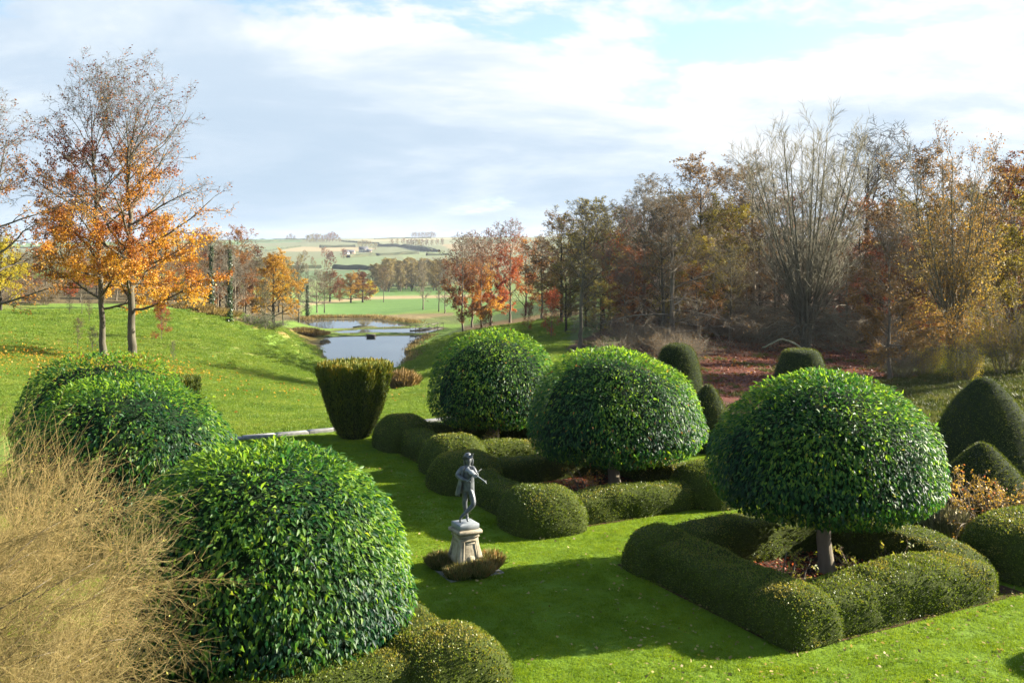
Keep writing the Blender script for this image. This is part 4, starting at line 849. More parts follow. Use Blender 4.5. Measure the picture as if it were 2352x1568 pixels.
E = [('pelvis','waist'),('waist','chest'),('chest','upch'),('upch','neck'),('neck','head1'),('head1','head2'),('head2','head3'),('upch','rsh'),('rsh','relb'),('relb','rfor'),('rfor','rwr'),('rwr','rpalm'),('upch','lsh'),('lsh','lelb'),('lelb','lwr'),('lwr','lpalm'),
     ('pelvis','rhip'),('rhip','rkn'),('rkn','rcalf'),('rcalf','ran'),('ran','rtoe'),('pelvis','lhip'),('lhip','lkn'),('lkn','lcalf'),('lcalf','lan'),('lan','lheel'),('lheel','ltoe')]
# five fingers to each hand, bent round bow and violin neck
for s, (c, dx, up) in {'r': ('rpalm', (.014, -.006, .012), 1), 'l': ('lpalm', (.004, .004, .016), 1)}.items():
    b = J[c]
    for k in range(5):
        off = (k - 2) * .011; ln_ = (.030, .040, .043, .040, .030)[k]; th = k == 0
        p1 = (b[0] + dx[0] * 1.2 + (off if s == 'r' else .012 - .0 * off), b[1] - .012 + (0 if s == 'r' else off), b[2] + dx[2] * .6 + (-off * .6 if s == 'r' else .012) + (.012 if th else 0))
        p2 = (p1[0] + (.010 if s == 'r' else -.020), p1[1] - .012, p1[2] + (-ln_ * .5 if s == 'r' else ln_ * .4))
        J[f'{s}f{k}a'] = (*p1, .009, .009); J[f'{s}f{k}b'] = (*p2, .0075, .0075); E += [(c, f'{s}f{k}a'), (f'{s}f{k}a', f'{s}f{k}b')]
names = list(J); me = bpy.data.meshes.new('figure_skeleton'); me.from_pydata([J[k][:3] for k in names], [(names.index(a), names.index(b)) for a, b in E], [])
tmp = bpy.data.objects.new('figure_build', me); COL.objects.link(tmp)
md = tmp.modifiers.new('skin', 'SKIN'); md.branch_smoothing = .6
for v, k in zip(me.skin_vertices[0].data, names): v.radius = J[k][3:5]; v.use_root = (k == 'pelvis')
sb = tmp.modifiers.new('sub', 'SUBSURF'); sb.levels = sb.render_levels = 2
dg = bpy.context.evaluated_depsgraph_get(); fm = bpy.data.meshes.new_from_object(tmp.evaluated_get(dg)); bpy.data.objects.remove(tmp)
fm.materials.clear(); fm.materials.append(LEAD); fm.polygons.foreach_set('use_smooth', np.ones(len(fm.polygons), bool))
# a face: brow, nose, lips and chin pushed out of the head
co = np.empty(len(fm.vertices) * 3, np.float32); fm.vertices.foreach_get('co', co); co = co.reshape(-1, 3)
hd = (co[:, 2] > 1.24) & (co[:, 1] < -.03); d2 = lambda x, z, s: np.exp(-(((co[:, 0] - x) ** 2 + (co[:, 2] - z) ** 2) / (2 * s * s)))
fx = .085; push = d2(fx, 1.325, .012) * .026 + d2(fx, 1.31, .009) * .012 + d2(fx, 1.283, .012) * .008 + d2(fx, 1.258, .014) * .012 - d2(fx - .028, 1.34, .011) * .010 - d2(fx + .028, 1.34, .011) * .010
co[:, 1] -= np.where(hd, push, 0); fm.vertices.foreach_set('co', co.ravel()); fm.update()
obj('figure', fm, st, loc=(0, 0, .115))
fig = dict(parent=st, loc=(0, 0, .115))
# hair, hat with turned-up brim, coat, breeches cuffs
def shell(name, prof_fn, a0, a1, zs, mat, thick=.012, na=26):
    an = np.linspace(a0, a1, na); V = []
    for side_ in (0, 1):
        for z in zs:
            for a in an:
                r_, cx_, cy_ = prof_fn(z, a); r_ = (r_[0] - thick * side_, r_[1] - thick * side_); V.append((cx_ + r_[0] * math.cos(a), cy_ + r_[1] * math.sin(a), z))
    V = np.array(V); n = len(zs) * na; T = grid_tris(len(zs), na); T = np.concatenate([T, T[:, ::-1] + n]); Ed = {}
    for t in T[:len(T) // 2]:
        for a, b in ((t[0], t[1]), (t[1], t[2]), (t[2], t[0])): Ed[(a, b)] = 1
    sd = [q for (a, b) in Ed if (b, a) not in Ed for q in ((b, a, a + n), (b, a + n, b + n))]
    return mesh_np(name, V, np.concatenate([T, np.array(sd)]), mat)
def coat_p(z, a):
    k = (1.16 - z) / .5; back = .5 - .5 * math.sin(a)
    return ((.132 + .06 * k + .016 * math.sin(a * 9) * k, .108 + .07 * k * (1 if math.sin(a) > 0 else .6) + .012 * math.sin(a * 9) * k), .05 - .055 * k, .025 + .01 * k)
obj('coat', shell('coat', coat_p, R(-58), R(238), np.linspace(1.18, .57, 12), LEAD), **fig)
def waist_p(z, a): return ((.112 + .012 * (z < .72), .094 + .012 * (z < .72)), .05, .02)
obj('waistcoat', shell('waistcoat', waist_p, R(180), R(360), np.linspace(1.1, .66, 8), LEAD, .01), **fig)
V, T = revolve(smooth_prof([(.0, .105), (.05, .10), (.075, .06), (.082, .02), (.125, .016), (.135, .03), (.13, .022), (.08, .0), (.003, .0)], 22), 26)
V[:, 2] += np.maximum(0, np.abs(np.hypot(V[:, 0], V[:, 1]) - .08) > .02) * (np.hypot(V[:, 0], V[:, 1]) > .09) * .035 * np.cos(3 * np.arctan2(V[:, 1], V[:, 0]) + 1.2)
obj('hat', mesh_np('hat', V, T, LEAD), st, loc=(.066, .0, .115 + 1.375), rot=(R(-8), R(-14), .4))
fp, fr = stem([(.10, -.06, 1.42), (.13, -.08, 1.46), (.155, -.09, 1.49)], .016, .006, 6, flare=1.); obj('hat_plume', mesh_np('hat_plume', *tubes(fp, fr, 6), LEAD), **fig)
hp = []
for k in range(9):
    a = R(20 + 140 * k / 8); hp.append([(.068 + .07 * math.cos(a), .0 + .06 * math.sin(a), 1.37), (.068 + .088 * math.cos(a), .005 + .078 * math.sin(a), 1.30), (.068 + .085 * math.cos(a + .1), .01 + .08 * math.sin(a), 1.23), (.065 + .08 * math.cos(a - .1), .015 + .085 * math.sin(a), 1.16)])
obj('hair', mesh_np('hair', *tubes(np.array(hp), np.tile(np.array([.026, .03, .026, .012]), (9, 1)), 7), LEAD), **fig)
# violin: waisted body, neck, scroll, bridge
vi = obj('violin', None, st); vi.location = (.02, -.145, .115 + 1.175)
ax = Vector((.47, -.20, -.285)).normalized(); nn = Vector((.15, -.75, .65)); nn = (nn - ax * nn.dot(ax)).normalized(); sx_ = ax.cross(nn)
vi.rotation_euler = Matrix((sx_, ax, nn)).transposed().to_euler()
tt = np.linspace(0, 1, 17); wv = .052 + .018 * np.cos(tt * 4 * math.pi) + .012 * np.cos(tt * 2 * math.pi) * 1 - .0; wv = wv * np.sqrt(np.clip(1 - (2 * tt - 1) ** 12, 0, 1)) + .002
ring = np.concatenate([np.stack([wv, tt * .30], 1), np.stack([-wv[::-1], tt[::-1] * .30], 1)]); n = len(ring)
V = np.concatenate([np.c_[ring, np.full(n, -.02)], np.c_[ring, np.full(n, .018)], [[0, .15, -.03], [0, .15, .03]]]); T = []
for i in range(n):
    j = (i + 1) % n; T += [(i, j, n + j), (i, n + j, n + i), (i, 2 * n, j), (n + i, n + j, 2 * n + 1)]
obj('violin_body', mesh_np('violin_body', V, T, LEAD_PALE, smooth=False), vi)
p_, r_ = stem([(0, .26, .02), (0, .40, .026), (0, .50, .022), (0, .55, .0), (0, .53, -.02)], .016, .010, 12, flare=1.); obj('violin_neck', mesh_np('violin_neck', *tubes(p_, r_, 7), LEAD_PALE), vi)
obj('pegs', mesh_np('pegs', *tubes(np.array([[(-.045, .50 + .018 * k, .012), (0, .50 + .018 * k, .012), (.045, .50 + .018 * k, .012)] for k in range(2)]), np.full((2, 3), .006), 5), LEAD_PALE), vi)
bow = np.array([[(.04, -.235, .915), (.16, -.25, 1.02), (.27, -.245, 1.12), (.375, -.225, 1.205)]]); obj('bow', mesh_np('bow', *tubes(bow, np.array([[.009, .0085, .008, .005]]), 6), LEAD_PALE), **fig)

PAVE = noisy_mat('grey_paving', (.09, .085, .07), (.22, .21, .19), 4, .85, .25, .4, .01, 18)
pv = tag(obj('paving_slab', box_me('paving_slab', .62, .62, 0, .05, PAVE), loc=(PX, PY, -.028), rot=(0, 0, UA)), 'square grey paving slab under the pedestal and its lavender', 'paving')
LAV = leaf_mat('lavender', [(0., (.08, .085, .03)), (.5, (.19, .18, .06)), (.8, (.30, .22, .09)), (1., (.38, .16, .08))], .7, .2, .2, 1.3)
def tuft(name, label, cat, loc, r, h, n, seed, mat, lean=.5, wid=.012, group=None, core=True):
    rng = np.random.default_rng(seed); t = thing(name, label, cat, loc, 0, group)
    q = np.sqrt(rng.random(n)); a = rng.random(n) * 6.28; P = np.stack([np.cos(a) * q * r * .8, np.sin(a) * q * r * .8, 0 * a], 1)
    Yd = nrm(np.stack([np.cos(a) * q * lean, np.sin(a) * q * lean, np.ones(n)], 1) + rng.normal(size=(n, 3)) * .18); P = P + Yd * (rng.random(n) ** 1.3 * h * .6 * (1 - .5 * q))[:, None]
    V, T, C = leaves(P, Yd, rng.normal(size=(n, 3)), h * rng.uniform(.25, .55, n), wid, np.clip(rng.normal(.45, .22, n) + (P[:, 0] / r) * .15, 0, 1)); obj('stems', mesh_np(name, V, T, mat, C), t, kind='stuff')
    if core:
        V, T = revolve(smooth_prof([(r * .8, 0), (r * .85, h * .2), (r * .6, h * .45), (r * .2, h * .58), (.003, h * .6)], 10), 16); V = V * (1 + (fbm(V, 6, seed)[:, None] - .5) * .3); obj('leafy_core', mesh_np(name + '_core', V, T, BOX_IN), t)
    return t
for k, (dx, dy, r, h, lab) in enumerate([(-.50, .12, .36, .40, 'lavender tuft at the left of the pedestal'), (-.10, -.52, .34, .33, 'lavender tuft in front of the pedestal'), (.30, -.40, .34, .38, 'reddish lavender tuft at the right front of the pedestal'), (.52, .10, .30, .42, 'lavender tuft at the right of the pedestal')]):
    tuft('lavender', lab, 'lavender', (PX + dx, PY + dy, .02), r, h, 2600, 300 + k, LAV)

# ------------------------------------------------------------------ stone edging of the terrace
ed = thing('stone_edging', 'low line of pale stone slabs along the far edge of the lawn', 'edging')
SLAB = [box_me('edging_slab', .48 + .05 * k, .18, -.25, .07 + .006 * k, noisy_mat(f'edging_stone_{k}', (.15, .15, .14), (.33, .32, .30), 3 + k, .85, .25, .4, .012, 16), .02) for k in range(3)]
rs = random.Random(3); u = 6.
while u < 24.5:
    k = rs.randrange(3); L = 2 * (.48 + .05 * k) + .02; c = (U[0] * (u + L / 2) + Vv[0] * 35.75, U[1] * (u + L / 2) + Vv[1] * 35.75)
    obj('slab', SLAB[k], ed, loc=(c[0], c[1], rs.uniform(-.01, .012)), rot=(rs.uniform(-.01, .01), rs.uniform(-.015, .015), UA + rs.uniform(-.015, .015) + math.pi * rs.randrange(2))); u += L

# ------------------------------------------------------------------ the bare shrub by the house, and the border at the right
def twiggy(name, label, cat, loc, stems, H, W, lv, seed, mat, leafs=None, tw=.0024):
    rng = np.random.default_rng(seed); t = thing(name, label, cat, loc); n = stems
    a = rng.random(n) * 6.28; q = np.sqrt(rng.random(n)); d = nrm(np.stack([np.cos(a) * q * W / H * 1.3, np.sin(a) * q * W / H * 1.3, np.ones(n)], 1)); p = np.stack([np.cos(a) * q * .5, np.sin(a) * q * .5, -.1 + 0 * a], 1); pts = [p]
    L = H * rng.uniform(.75, 1.05, n)[:, None]
    for s in range(8): d = nrm(d + rng.normal(size=(n, 3)) * .10 + np.array([0, 0, .10 - .055 * s])); p = p + d * L / 8; pts.append(p)
    S = (np.stack(pts, 1), np.linspace(1, .3, 9)[None] * rng.uniform(.016, .03, (n, 1)))
    L1 = spawn(*S, lv[0], .22, 1., .75, .25, lambda t_, pl: pl * .30, 6, .16, [.04, .0, -.03, -.05, -.05, -.04], rng, .5, rmin=tw * 2)
    L2 = spawn(*L1, lv[1], .12, 1., .7, .3, lambda t_, pl: pl * .50, 5, .15, -.005, rng, .6, rmin=tw * 1.4)
    L3 = spawn(*L2, lv[2], .1, 1., .65, .3, lambda t_, pl: pl * .6, 2, .16, -.01, rng, .7, rmin=tw)
    Vs, Ts = tubes(*S, 6); obj('main_stems', mesh_np(name + '_stems', Vs, Ts, BARK), t)
    V, T, _, _ = join([(*tubes(*L1, 4), None), (*tubes(*L2, 3), None), (*tubes(*L3, 3), None)]); obj('twigs', mesh_np(name + '_twigs', V, T, mat), t, kind='stuff')
    if leafs:
        ln, mt, nl, fn = leafs; src = L3[0].reshape(-1, 3); P = src[rng.integers(0, len(src), nl * 2)]; P = P[rng.random(len(P)) < fn(P)][:nl]; m = len(P)
        V, T, C = leaves(P, rng.normal(size=(m, 3)) + np.array([0, 0, -.3]), rng.normal(size=(m, 3)), ln * rng.uniform(.6, 1.3, m), ln * .5, rng.random(m)); obj('leaves', mesh_np(name + '_leaves', V, T, mt, C), t, kind='stuff')
    return t
SHRUBLEAF = leaf_mat('shrub_leaf', [(0., (.10, .14, .02)), (.6, (.25, .26, .03)), (1., (.42, .36, .08))], .5, .3, .3, 1.4)
def stem_spray(seed, L, lv, tw):
    rng = np.random.default_rng(seed); p, r = stem([(0, 0, -.1), (.02 * L, 0, L * .3), (.10 * L, 0, L * .62), (.24 * L, 0, L * .86), (.40 * L, 0, L * .97)], .024, .007, 12, .035, rng, 1.2)
    L1 = spawn(p, r, lv[0], .20, 1., .8, .25, lambda t_, pl: pl * .22, 6, .17, [.08, .03, 0, -.03, -.04, -.03], rng, .5, rmin=tw * 2)
    L2 = spawn(*L1, lv[1], .10, 1., .7, .3, lambda t_, pl: pl * .52, 4, .16, .0, rng, .6, rmin=tw * 1.4)
    L3 = spawn(*L2, lv[2], .10, 1., .6, .3, lambda t_, pl: pl * .62, 2, .16, .01, rng, .7, rmin=tw)
    V, T, _, M = join([(*tubes(p, r, 6), None, 1), (*tubes(*L1, 4), None, 0), (*tubes(*L2, 3), None, 0), (*tubes(*L3, 3), None, 0)])
    me = mesh_np('shrub_branch', V, T, [TWIG_BUFF, BARK], None, M)
    src = L3[0].reshape(-1, 3); P = src[rng.integers(0, len(src), 1500)]; P = P[rng.random(len(P)) < sstep(4.0, 1.8, P[:, 2]) * .6 + .015]; m = len(P)
    V, T, C = leaves(P, rng.normal(size=(m, 3)), rng.normal(size=(m, 3)), .045 * rng.uniform(.6, 1.3, m), .022, rng.random(m)); return me, mesh_np('shrub_branch_leaves', V, T, SHRUBLEAF, C)
bs = thing('bare_shrub', 'big tangle of buff leafless twigs filling the lower left corner', 'shrub', (-7.15, 9.5, 0)); SP = [stem_spray(470 + k, 5.0, (15, 13, 6), .0019) for k in range(6)]; rb = random.Random(21)
for k in range(96):
    q = math.sqrt((k + .5) / 96); a = k * 2.39996; s = (.90 - .24 * q * q) * rb.uniform(.86, 1.04); lean = q * .42
    o = obj('branch', SP[k % 6][0], bs, loc=(math.cos(a) * q * .9, math.sin(a) * q * .9, 0), scale=(s, s, s)); o.rotation_euler = (Matrix.Rotation(a, 3, 'Z') @ Matrix.Rotation(lean, 3, 'Y') @ Matrix.Rotation(rb.uniform(-1.1, 1.1), 3, 'Z')).to_euler()
    c = obj('leaves', SP[k % 6][1], o, kind='stuff')
BR_TWIG = noisy_mat('twig_brown', (.10, .07, .04), (.28, .20, .11), 2.0, .75, .3, .2, .004)
ROSE = leaf_mat('rose_leaf_autumn', [(0., (.16, .10, .025)), (.5, (.38, .24, .05)), (.85, (.50, .36, .08)), (1., (.45, .10, .05))], .5, .3, .35, 1.3)
for k, (x, y, H, lab) in enumerate([(11.2, 24.0, 1.35, 'buff autumn rose bush in the right border, nearest the laurel'), (12.4, 23.9, 1.3, 'buff autumn rose bush cut by the right edge'), (12.0, 24.9, 1.2, 'thin rose bush against the low yew cone')]):
    twiggy('rose_bush', lab, 'rose bush', (x, y, 0), 12, H, 1.1, (5, 4, 3), 410 + k, BR_TWIG, (.07, ROSE, 1500, lambda P: .3 + .7 * sstep(.5, 1.3, P[:, 2])), .005)
tuft('lavender', 'pale grey-green lavender clump in the right border beside the laurel', 'lavender', (10.3, 23.6, 0), .5, .85, 3600, 420, leaf_mat('grey_lavender', [(0., (.10, .10, .06)), (.5, (.24, .23, .13)), (1., (.36, .33, .2))], .7, .2, .2, 1.2), .35)
tuft('grass_clump', 'pinkish brown dry grass clump right of the goblet yew', 'grass clump', spot(925, 66), .95, 1.45, 5200, 421, leaf_mat('dry_grass', [(0., (.13, .085, .035)), (.5, (.28, .19, .08)), (1., (.42, .29, .14))], .7, .2, .3, 1.2), .5, .02, core=False)
# leafy plants in the beds round the stems
for k, (c, lab) in enumerate([((5.3, 20.3), 'yellowing plant in the nearest bed, left of the laurel stem'), ((7.6, 20.9), 'yellow-green plant in the nearest bed, right of the laurel stem'), ((-.9, 33.6), 'pale leafy plant at the foot of the farthest right laurel'), ((2.2, 27.9), 'straggly plant in the bed behind the statue')]):
    twiggy('bed_plant', lab, 'plant', (*c, .01), 7, .75, .45, (4, 3, 2), 430 + k, BR_TWIG, (.09, SHRUBLEAF if k != 3 else ROSE, 260, lambda P: 1 + 0 * P[:, 2]), .004)
for k, (c, hu, hv) in enumerate([(HB3, 2.0, 1.5), ((2.0, 27.7), 1.9, 1.6), ((-.75, 33.2), 1.6, 1.5)]):
    rng = np.random.default_rng(440 + k); n = 1500; uu_, vv_ = rng.uniform(-hu, hu, n), rng.uniform(-hv, hv, n); P = np.stack([c[0] + U[0] * uu_ + Vv[0] * vv_, c[1] + U[1] * uu_ + Vv[1] * vv_, .02 + rng.random(n) * .03], 1)
    V, T, C = leaves(P, rng.normal(size=(n, 3)) * np.array([1, 1, .25]), np.array([0, 0, 1.]) + rng.normal(size=(n, 3)) * .4, rng.uniform(.05, .1, n), .045, rng.random(n)); obj('bed_litter', mesh_np('bed_litter', V, T, RED, C), kind='stuff')
rng = np.random.default_rng(450); n = 2600; P = np.stack([rng.uniform(-5, 14, n), rng.uniform(14.5, 34, n), .045 + .01 * rng.random(n)], 1)
P[:1000, 0] = rng.uniform(2, 14, 1000); P[:1000, 1] = rng.uniform(14.5, 22, 1000)
V, T, C = leaves(P, rng.normal(size=(n, 3)) * np.array([1, 1, .3]), np.array([0, 0, 1.]) + rng.normal(size=(n, 3)) * .5, rng.uniform(.045, .095, n), .05, rng.random(n)); obj('fallen_leaves', mesh_np('fallen_leaves', V, T, TAN, C), kind='stuff')

# ------------------------------------------------------------------ grass
def grass_mat(name, c0, c1, c2, scale):
    def b(t):
        g = t.n('ShaderNodeNewGeometry').outputs['Position']; a = t.n('ShaderNodeVertexColor', layer_name='Col'); s = t.n('ShaderNodeSeparateColor'); t.l(a.outputs[0], s.inputs[0])
        n = t.math('ADD', t.math('MULTIPLY', t.noise(g, scale, 5, .62), .55), t.math('MULTIPLY', t.noise(g, scale * 5.5, 4, .6), .45)); f = t.math('ADD', t.math('MULTIPLY', t.math('SUBTRACT', n, .5), 2.6), t.math('MULTIPLY_ADD', s.outputs[0], .6, .2), clamp=True)
        c = t.ramp(f, [(0., c0), (.5, c1), (1., c2)]); p = principled(t, c, .55, .25); tr = t.n('ShaderNodeBsdfTranslucent'); t.l(t.mix(1., c, (1.3, 1.25, .6), 'MULTIPLY'), tr.inputs[0])
        m = t.n('ShaderNodeMixShader'); m.inputs[0].default_value = .4; t.l(p, m.inputs[1]); t.l(tr.outputs[0], m.inputs[2]); return m.outputs[0]
    return material(name, b)
G_LAWN = grass_mat('lawn_grass', (.085, .155, .008), (.17, .26, .010), (.27, .34, .016), .8)
G_MEAD = grass_mat('meadow_grass', (.085, .155, .02), (.15, .235, .028), (.25, .29, .05), .35)
def blades(name, size, n, h0, h1, wd, lean, mat, seed, clump=0):
    rng = np.random.default_rng(seed); P = np.c_[rng.uniform(-size / 2, size / 2, (n, 2)), np.zeros(n)]
    if clump: c = rng.uniform(-size / 2, size / 2, (clump, 2)); P[:, :2] = c[rng.integers(0, clump, n)] + rng.normal(size=(n, 2)) * size * .06
    Yd = nrm(np.array([0, 0, 1.]) + rng.normal(size=(n, 3)) * lean); V, T, C = leaves(P, Yd, rng.normal(size=(n, 3)), rng.uniform(h0, h1, n), wd, rng.random(n)); return mesh_np(name, V, T, mat, C)
def scatter(name, pts, rotz, scl, inst_me):
    """one object that repeats a tuft of blades over many points"""
    me = bpy.data.meshes.new(name); me.from_pydata([tuple(p) for p in pts], [], [])
    a = me.attributes.new('turn', 'FLOAT_VECTOR', 'POINT'); a.data.foreach_set('vector', np.c_[np.zeros((len(pts), 2)), rotz].astype(np.float32).ravel())
    a = me.attributes.new('size', 'FLOAT', 'POINT'); a.data.foreach_set('value', np.asarray(scl, np.float32))
    src = bpy.data.objects.new(name + '_tuft', inst_me); o = obj(name, me, kind='stuff')
    ng = bpy.data.node_groups.new(name, 'GeometryNodeTree'); ng.interface.new_socket('Geometry', in_out='INPUT', socket_type='NodeSocketGeometry'); ng.interface.new_socket('Geometry', in_out='OUTPUT', socket_type='NodeSocketGeometry')
    N = ng.nodes.new; gi, go, ip, oi = N('NodeGroupInput'), N('NodeGroupOutput'), N('GeometryNodeInstanceOnPoints'), N('GeometryNodeObjectInfo'); oi.inputs['Object'].default_value = src
    a1, a2 = N('GeometryNodeInputNamedAttribute'), N('GeometryNodeInputNamedAttribute'); a1.data_type = 'FLOAT_VECTOR'; a1.inputs['Name'].default_value = 'turn'; a2.data_type = 'FLOAT'; a2.inputs['Name'].default_value = 'size'
    L = ng.links.new; L(gi.outputs[0], ip.inputs['Points']); L(oi.outputs['Geometry'], ip.inputs['Instance']); L(a1.outputs['Attribute'], ip.inputs['Rotation']); L(a2.outputs['Attribute'], ip.inputs['Scale']); L(ip.outputs[0], go.inputs[0])
    o.modifiers.new('scatter', 'NODES').node_group = ng; return o
rng = np.random.default_rng(460)
g0, g1 = np.meshgrid(np.arange(-20, 24, .5), np.arange(11, 44, .5), indexing='ij'); q = np.stack([g0.ravel(), g1.ravel()], 1) + rng.uniform(-.2, .2, (g0.size, 2))
uq = q @ U; vq = q @ Vv; ok = (vq < 35.3) & (uq < 26) & (np.abs(q[:, 0]) < q[:, 1] * .60 + 2)
for c, hu, hv in ((HB3, 3.0, 2.55), ((2.0, 27.7), 3.05, 2.65), ((-.75, 33.2), 2.65, 2.5), ((PX, PY), .6, .6)):
    ok &= ~((np.abs((q - np.array(c)) @ U) < hu) & (np.abs((q - np.array(c)) @ Vv) < hv))
q = q[ok]; scatter('lawn_grass', np.c_[q, np.zeros(len(q))], rng.uniform(0, 6.28, len(q)), rng.uniform(.9, 1.15, len(q)), blades('lawn_tuft', .66, 1000, .018, .042, .006, .55, G_LAWN, 461))
n = 24000; ang_ = rng.uniform(-.56, .25, n); dd_ = np.exp(rng.uniform(math.log(36), math.log(150), n)); q = np.stack([np.tan(ang_) * dd_, dd_], 1); vq = q @ Vv; uq = q @ U
z_ = ground_z(q[:, 0], q[:, 1]); ok = ((vq > 36.2) | (uq > 27)) & (z_ > LAKE_Z + .12)
pxq = CX + F * q[:, 0] / q[:, 1]; pyq = HY + F * (CAMZ - z_) / q[:, 1]; ok &= ~((pxq > 1300) & (pyq < 1000)) & ((pyq > 712) | (pxq > 900))
q, z_ = q[ok], z_[ok]; scatter('meadow_grass', np.c_[q, z_ - .02], rng.uniform(0, 6.28, len(q)), rng.uniform(.6, 1.3, len(q)) * np.clip(q[:, 1] / 70, .75, 1.5), blades('meadow_tuft', 1.5, 420, .05, .15, .02, .6, G_MEAD, 462, 16))
n = 5200; a_ = rng.random(n) * 6.28; r_ = np.abs(rng.normal(size=n)) * 8; q = np.stack([-27 + np.cos(a_) * r_ * 1.5, 65 + np.sin(a_) * r_], 1); z_ = ground_z(q[:, 0], q[:, 1])
V, T, C = leaves(np.c_[q, z_ + .09 + rng.random(n) * .05], rng.normal(size=(n, 3)) * np.array([1, 1, .4]), np.array([0, 0, 1.]) + rng.normal(size=(n, 3)) * .6, rng.uniform(.10, .2, n), .11, np.clip(rng.normal(.5, .22, n), 0, 1)); obj('beech_leaf_litter', mesh_np('beech_leaf_litter', V, T, GOLD, C), kind='stuff')
G_SLOPE = grass_mat('slope_grass', (.03, .045, .012), (.065, .085, .018), (.13, .11, .04), .35)
n = 5200; xd_ = rng.uniform(1330, 2450, n); dd_ = np.exp(rng.uniform(math.log(38), math.log(105), n)); q = np.stack([(xd_ - CX) / F * dd_, dd_], 1); ok = (((q @ U) > 27.5) | ((q @ Vv) > 36.5)) & ((xd_ > 2060) | (rng.random(n) < .05)); q = q[ok]; z_ = ground_z(q[:, 0], q[:, 1])
scatter('slope_grass', np.c_[q, z_ - .02], rng.uniform(0, 6.28, len(q)), rng.uniform(.8, 1.6, len(q)), blades('slope_tuft', 1.5, 300, .06, .22, .022, .7, G_SLOPE, 463, 10))
# leaf litter on the wooded slope
n = 26000; xd_ = rng.uniform(1420, 2420, n); dd_ = rng.uniform(46, 115, n); q = np.stack([(xd_ - CX) / F * dd_, dd_], 1); ok = (q @ U > 27) | (q @ Vv > 36.5); q = q[ok]; z_ = ground_z(q[:, 0], q[:, 1]); n = len(q)
V, T, C = leaves(np.c_[q, z_ + .03], rng.normal(size=(n, 3)) * np.array([1, 1, .3]), np.array([0, 0, 1.]) + rng.normal(size=(n, 3)) * .5, rng.uniform(.12, .26, n), .14, np.clip(rng.normal(.22, .2, n), 0, 1)); obj('slope_leaf_litter', mesh_np('slope_leaf_litter', V, T, RUST, C), kind='stuff')
# ------------------------------------------------------------------ by the ponds
OLDWOOD = noisy_mat('weathered_wood', (.10, .085, .065), (.24, .21, .17), 5, .85, .2, .4, .01, 20, stretch=(1, 1, 4))
def beam(a, b, r, mat=OLDWOOD, name='beam'):
    a, b = np.array(a, float), np.array(b, float); d = b - a; d /= np.linalg.norm(d); s = np.cross(d, (0, 0, 1.) if abs(d[2]) < .9 else (1., 0, 0)); s /= np.linalg.norm(s); t = np.cross(s, d)
    V = [p + s * r * i + t * r * j for p in (a, b) for i, j in ((-1, -1), (1, -1), (1, 1), (-1, 1))]; T = [(0, 1, 5), (0, 5, 4), (1, 2, 6), (1, 6, 5), (2, 3, 7), (2, 7, 6), (3, 0, 4), (3, 4, 7), (0, 3, 2), (0, 2, 1), (4, 5, 6), (4, 6, 7)]
    return mesh_np(name, V, T, mat, smooth=False)
A = np.array(lake_pt(948, 766.5)); B = np.array(lake_pt(1012, 758)); ex = (B - A) / np.linalg.norm(B - A); ey = np.array([-ex[1], ex[0]]); Lb = np.linalg.norm(B - A); ZB = LAKE_Z + .5
br = thing('footbridge', 'small wooden footbridge with crossed rails at the right end of the ponds', 'bridge')
def bp(s, w_, z): q = A + ex * s + ey * w_; return (q[0], q[1], z)
for w_ in (-.5, .5): obj('bearer', beam(bp(0, w_, ZB - .12), bp(Lb, w_, ZB - .12), .09), br)
for k in range(int(Lb / .3)): obj('deck_board', beam(bp(.15 + k * .3, -.65, ZB), bp(.15 + k * .3, .65, ZB), .07), br)
for w_ in (-.6, .6):
    for k in range(4): obj('post', beam(bp(Lb * k / 3, w_, ZB - .9), bp(Lb * k / 3, w_, ZB + .85), .035), br)
    obj('handrail', beam(bp(-.1, w_, ZB + .85), bp(Lb + .1, w_, ZB + .85), .035), br)
    for k in range(3): obj('cross_brace', beam(bp(Lb * k / 3, w_, ZB + .1), bp(Lb * (k + 1) / 3, w_, ZB + .8), .02), br); obj('cross_brace', beam(bp(Lb * k / 3, w_ + .03, ZB + .8), bp(Lb * (k + 1) / 3, w_ + .03, ZB + .1), .02), br)
c = lake_pt(852, 773.6); dh = thing('duck_house', 'small dark wooden box standing in the near pond', 'duck house', (c[0], c[1], LAKE_Z), scale=(1, 1, .6))
obj('wall', box_me('duck_wall', .65, .45, .02, .55, noisy_mat('dark_wood', (.02, .018, .015), (.06, .05, .04), 4), .02), dh)
V = np.array([(-.78, -.58, .55), (.78, -.58, .55), (.78, .58, .55), (-.78, .58, .55), (-.7, 0, .82), (.7, 0, .82)]); obj('roof', mesh_np('duck_roof', V, [(0, 1, 5), (0, 5, 4), (2, 3, 4), (2, 4, 5), (1, 2, 5), (3, 0, 4), (0, 3, 2), (0, 2, 1)], OLDWOOD, smooth=False), dh)
obj('raft', box_me('duck_raft', .95, .75, -.1, .02, OLDWOOD, .02), dh)
c = lake_pt(838, 751.5); V, T = revolve(smooth_prof([(2.1, -.6), (1.9, .0), (1.2, .22), (.003, .3)], 10), 22); V[:, 0] *= 1.25; V[:, 2] += (fbm(V, 1.2, 4) - .5) * .15
tag(obj('pond_island', mesh_np('pond_island', V, T, noisy_mat('island_earth', (.05, .05, .02), (.12, .12, .04), 2)), loc=(c[0], c[1], LAKE_Z)), 'tiny grassy island in the far pond', 'island')
plant('leafbush', 0, 0, H=1.7, at=(c[0], c[1], LAKE_Z + .25), label='low olive shrub growing on the pond island', cat='shrub', name='shrub', mat=OLIVE, rng=rl, wide=1.3)
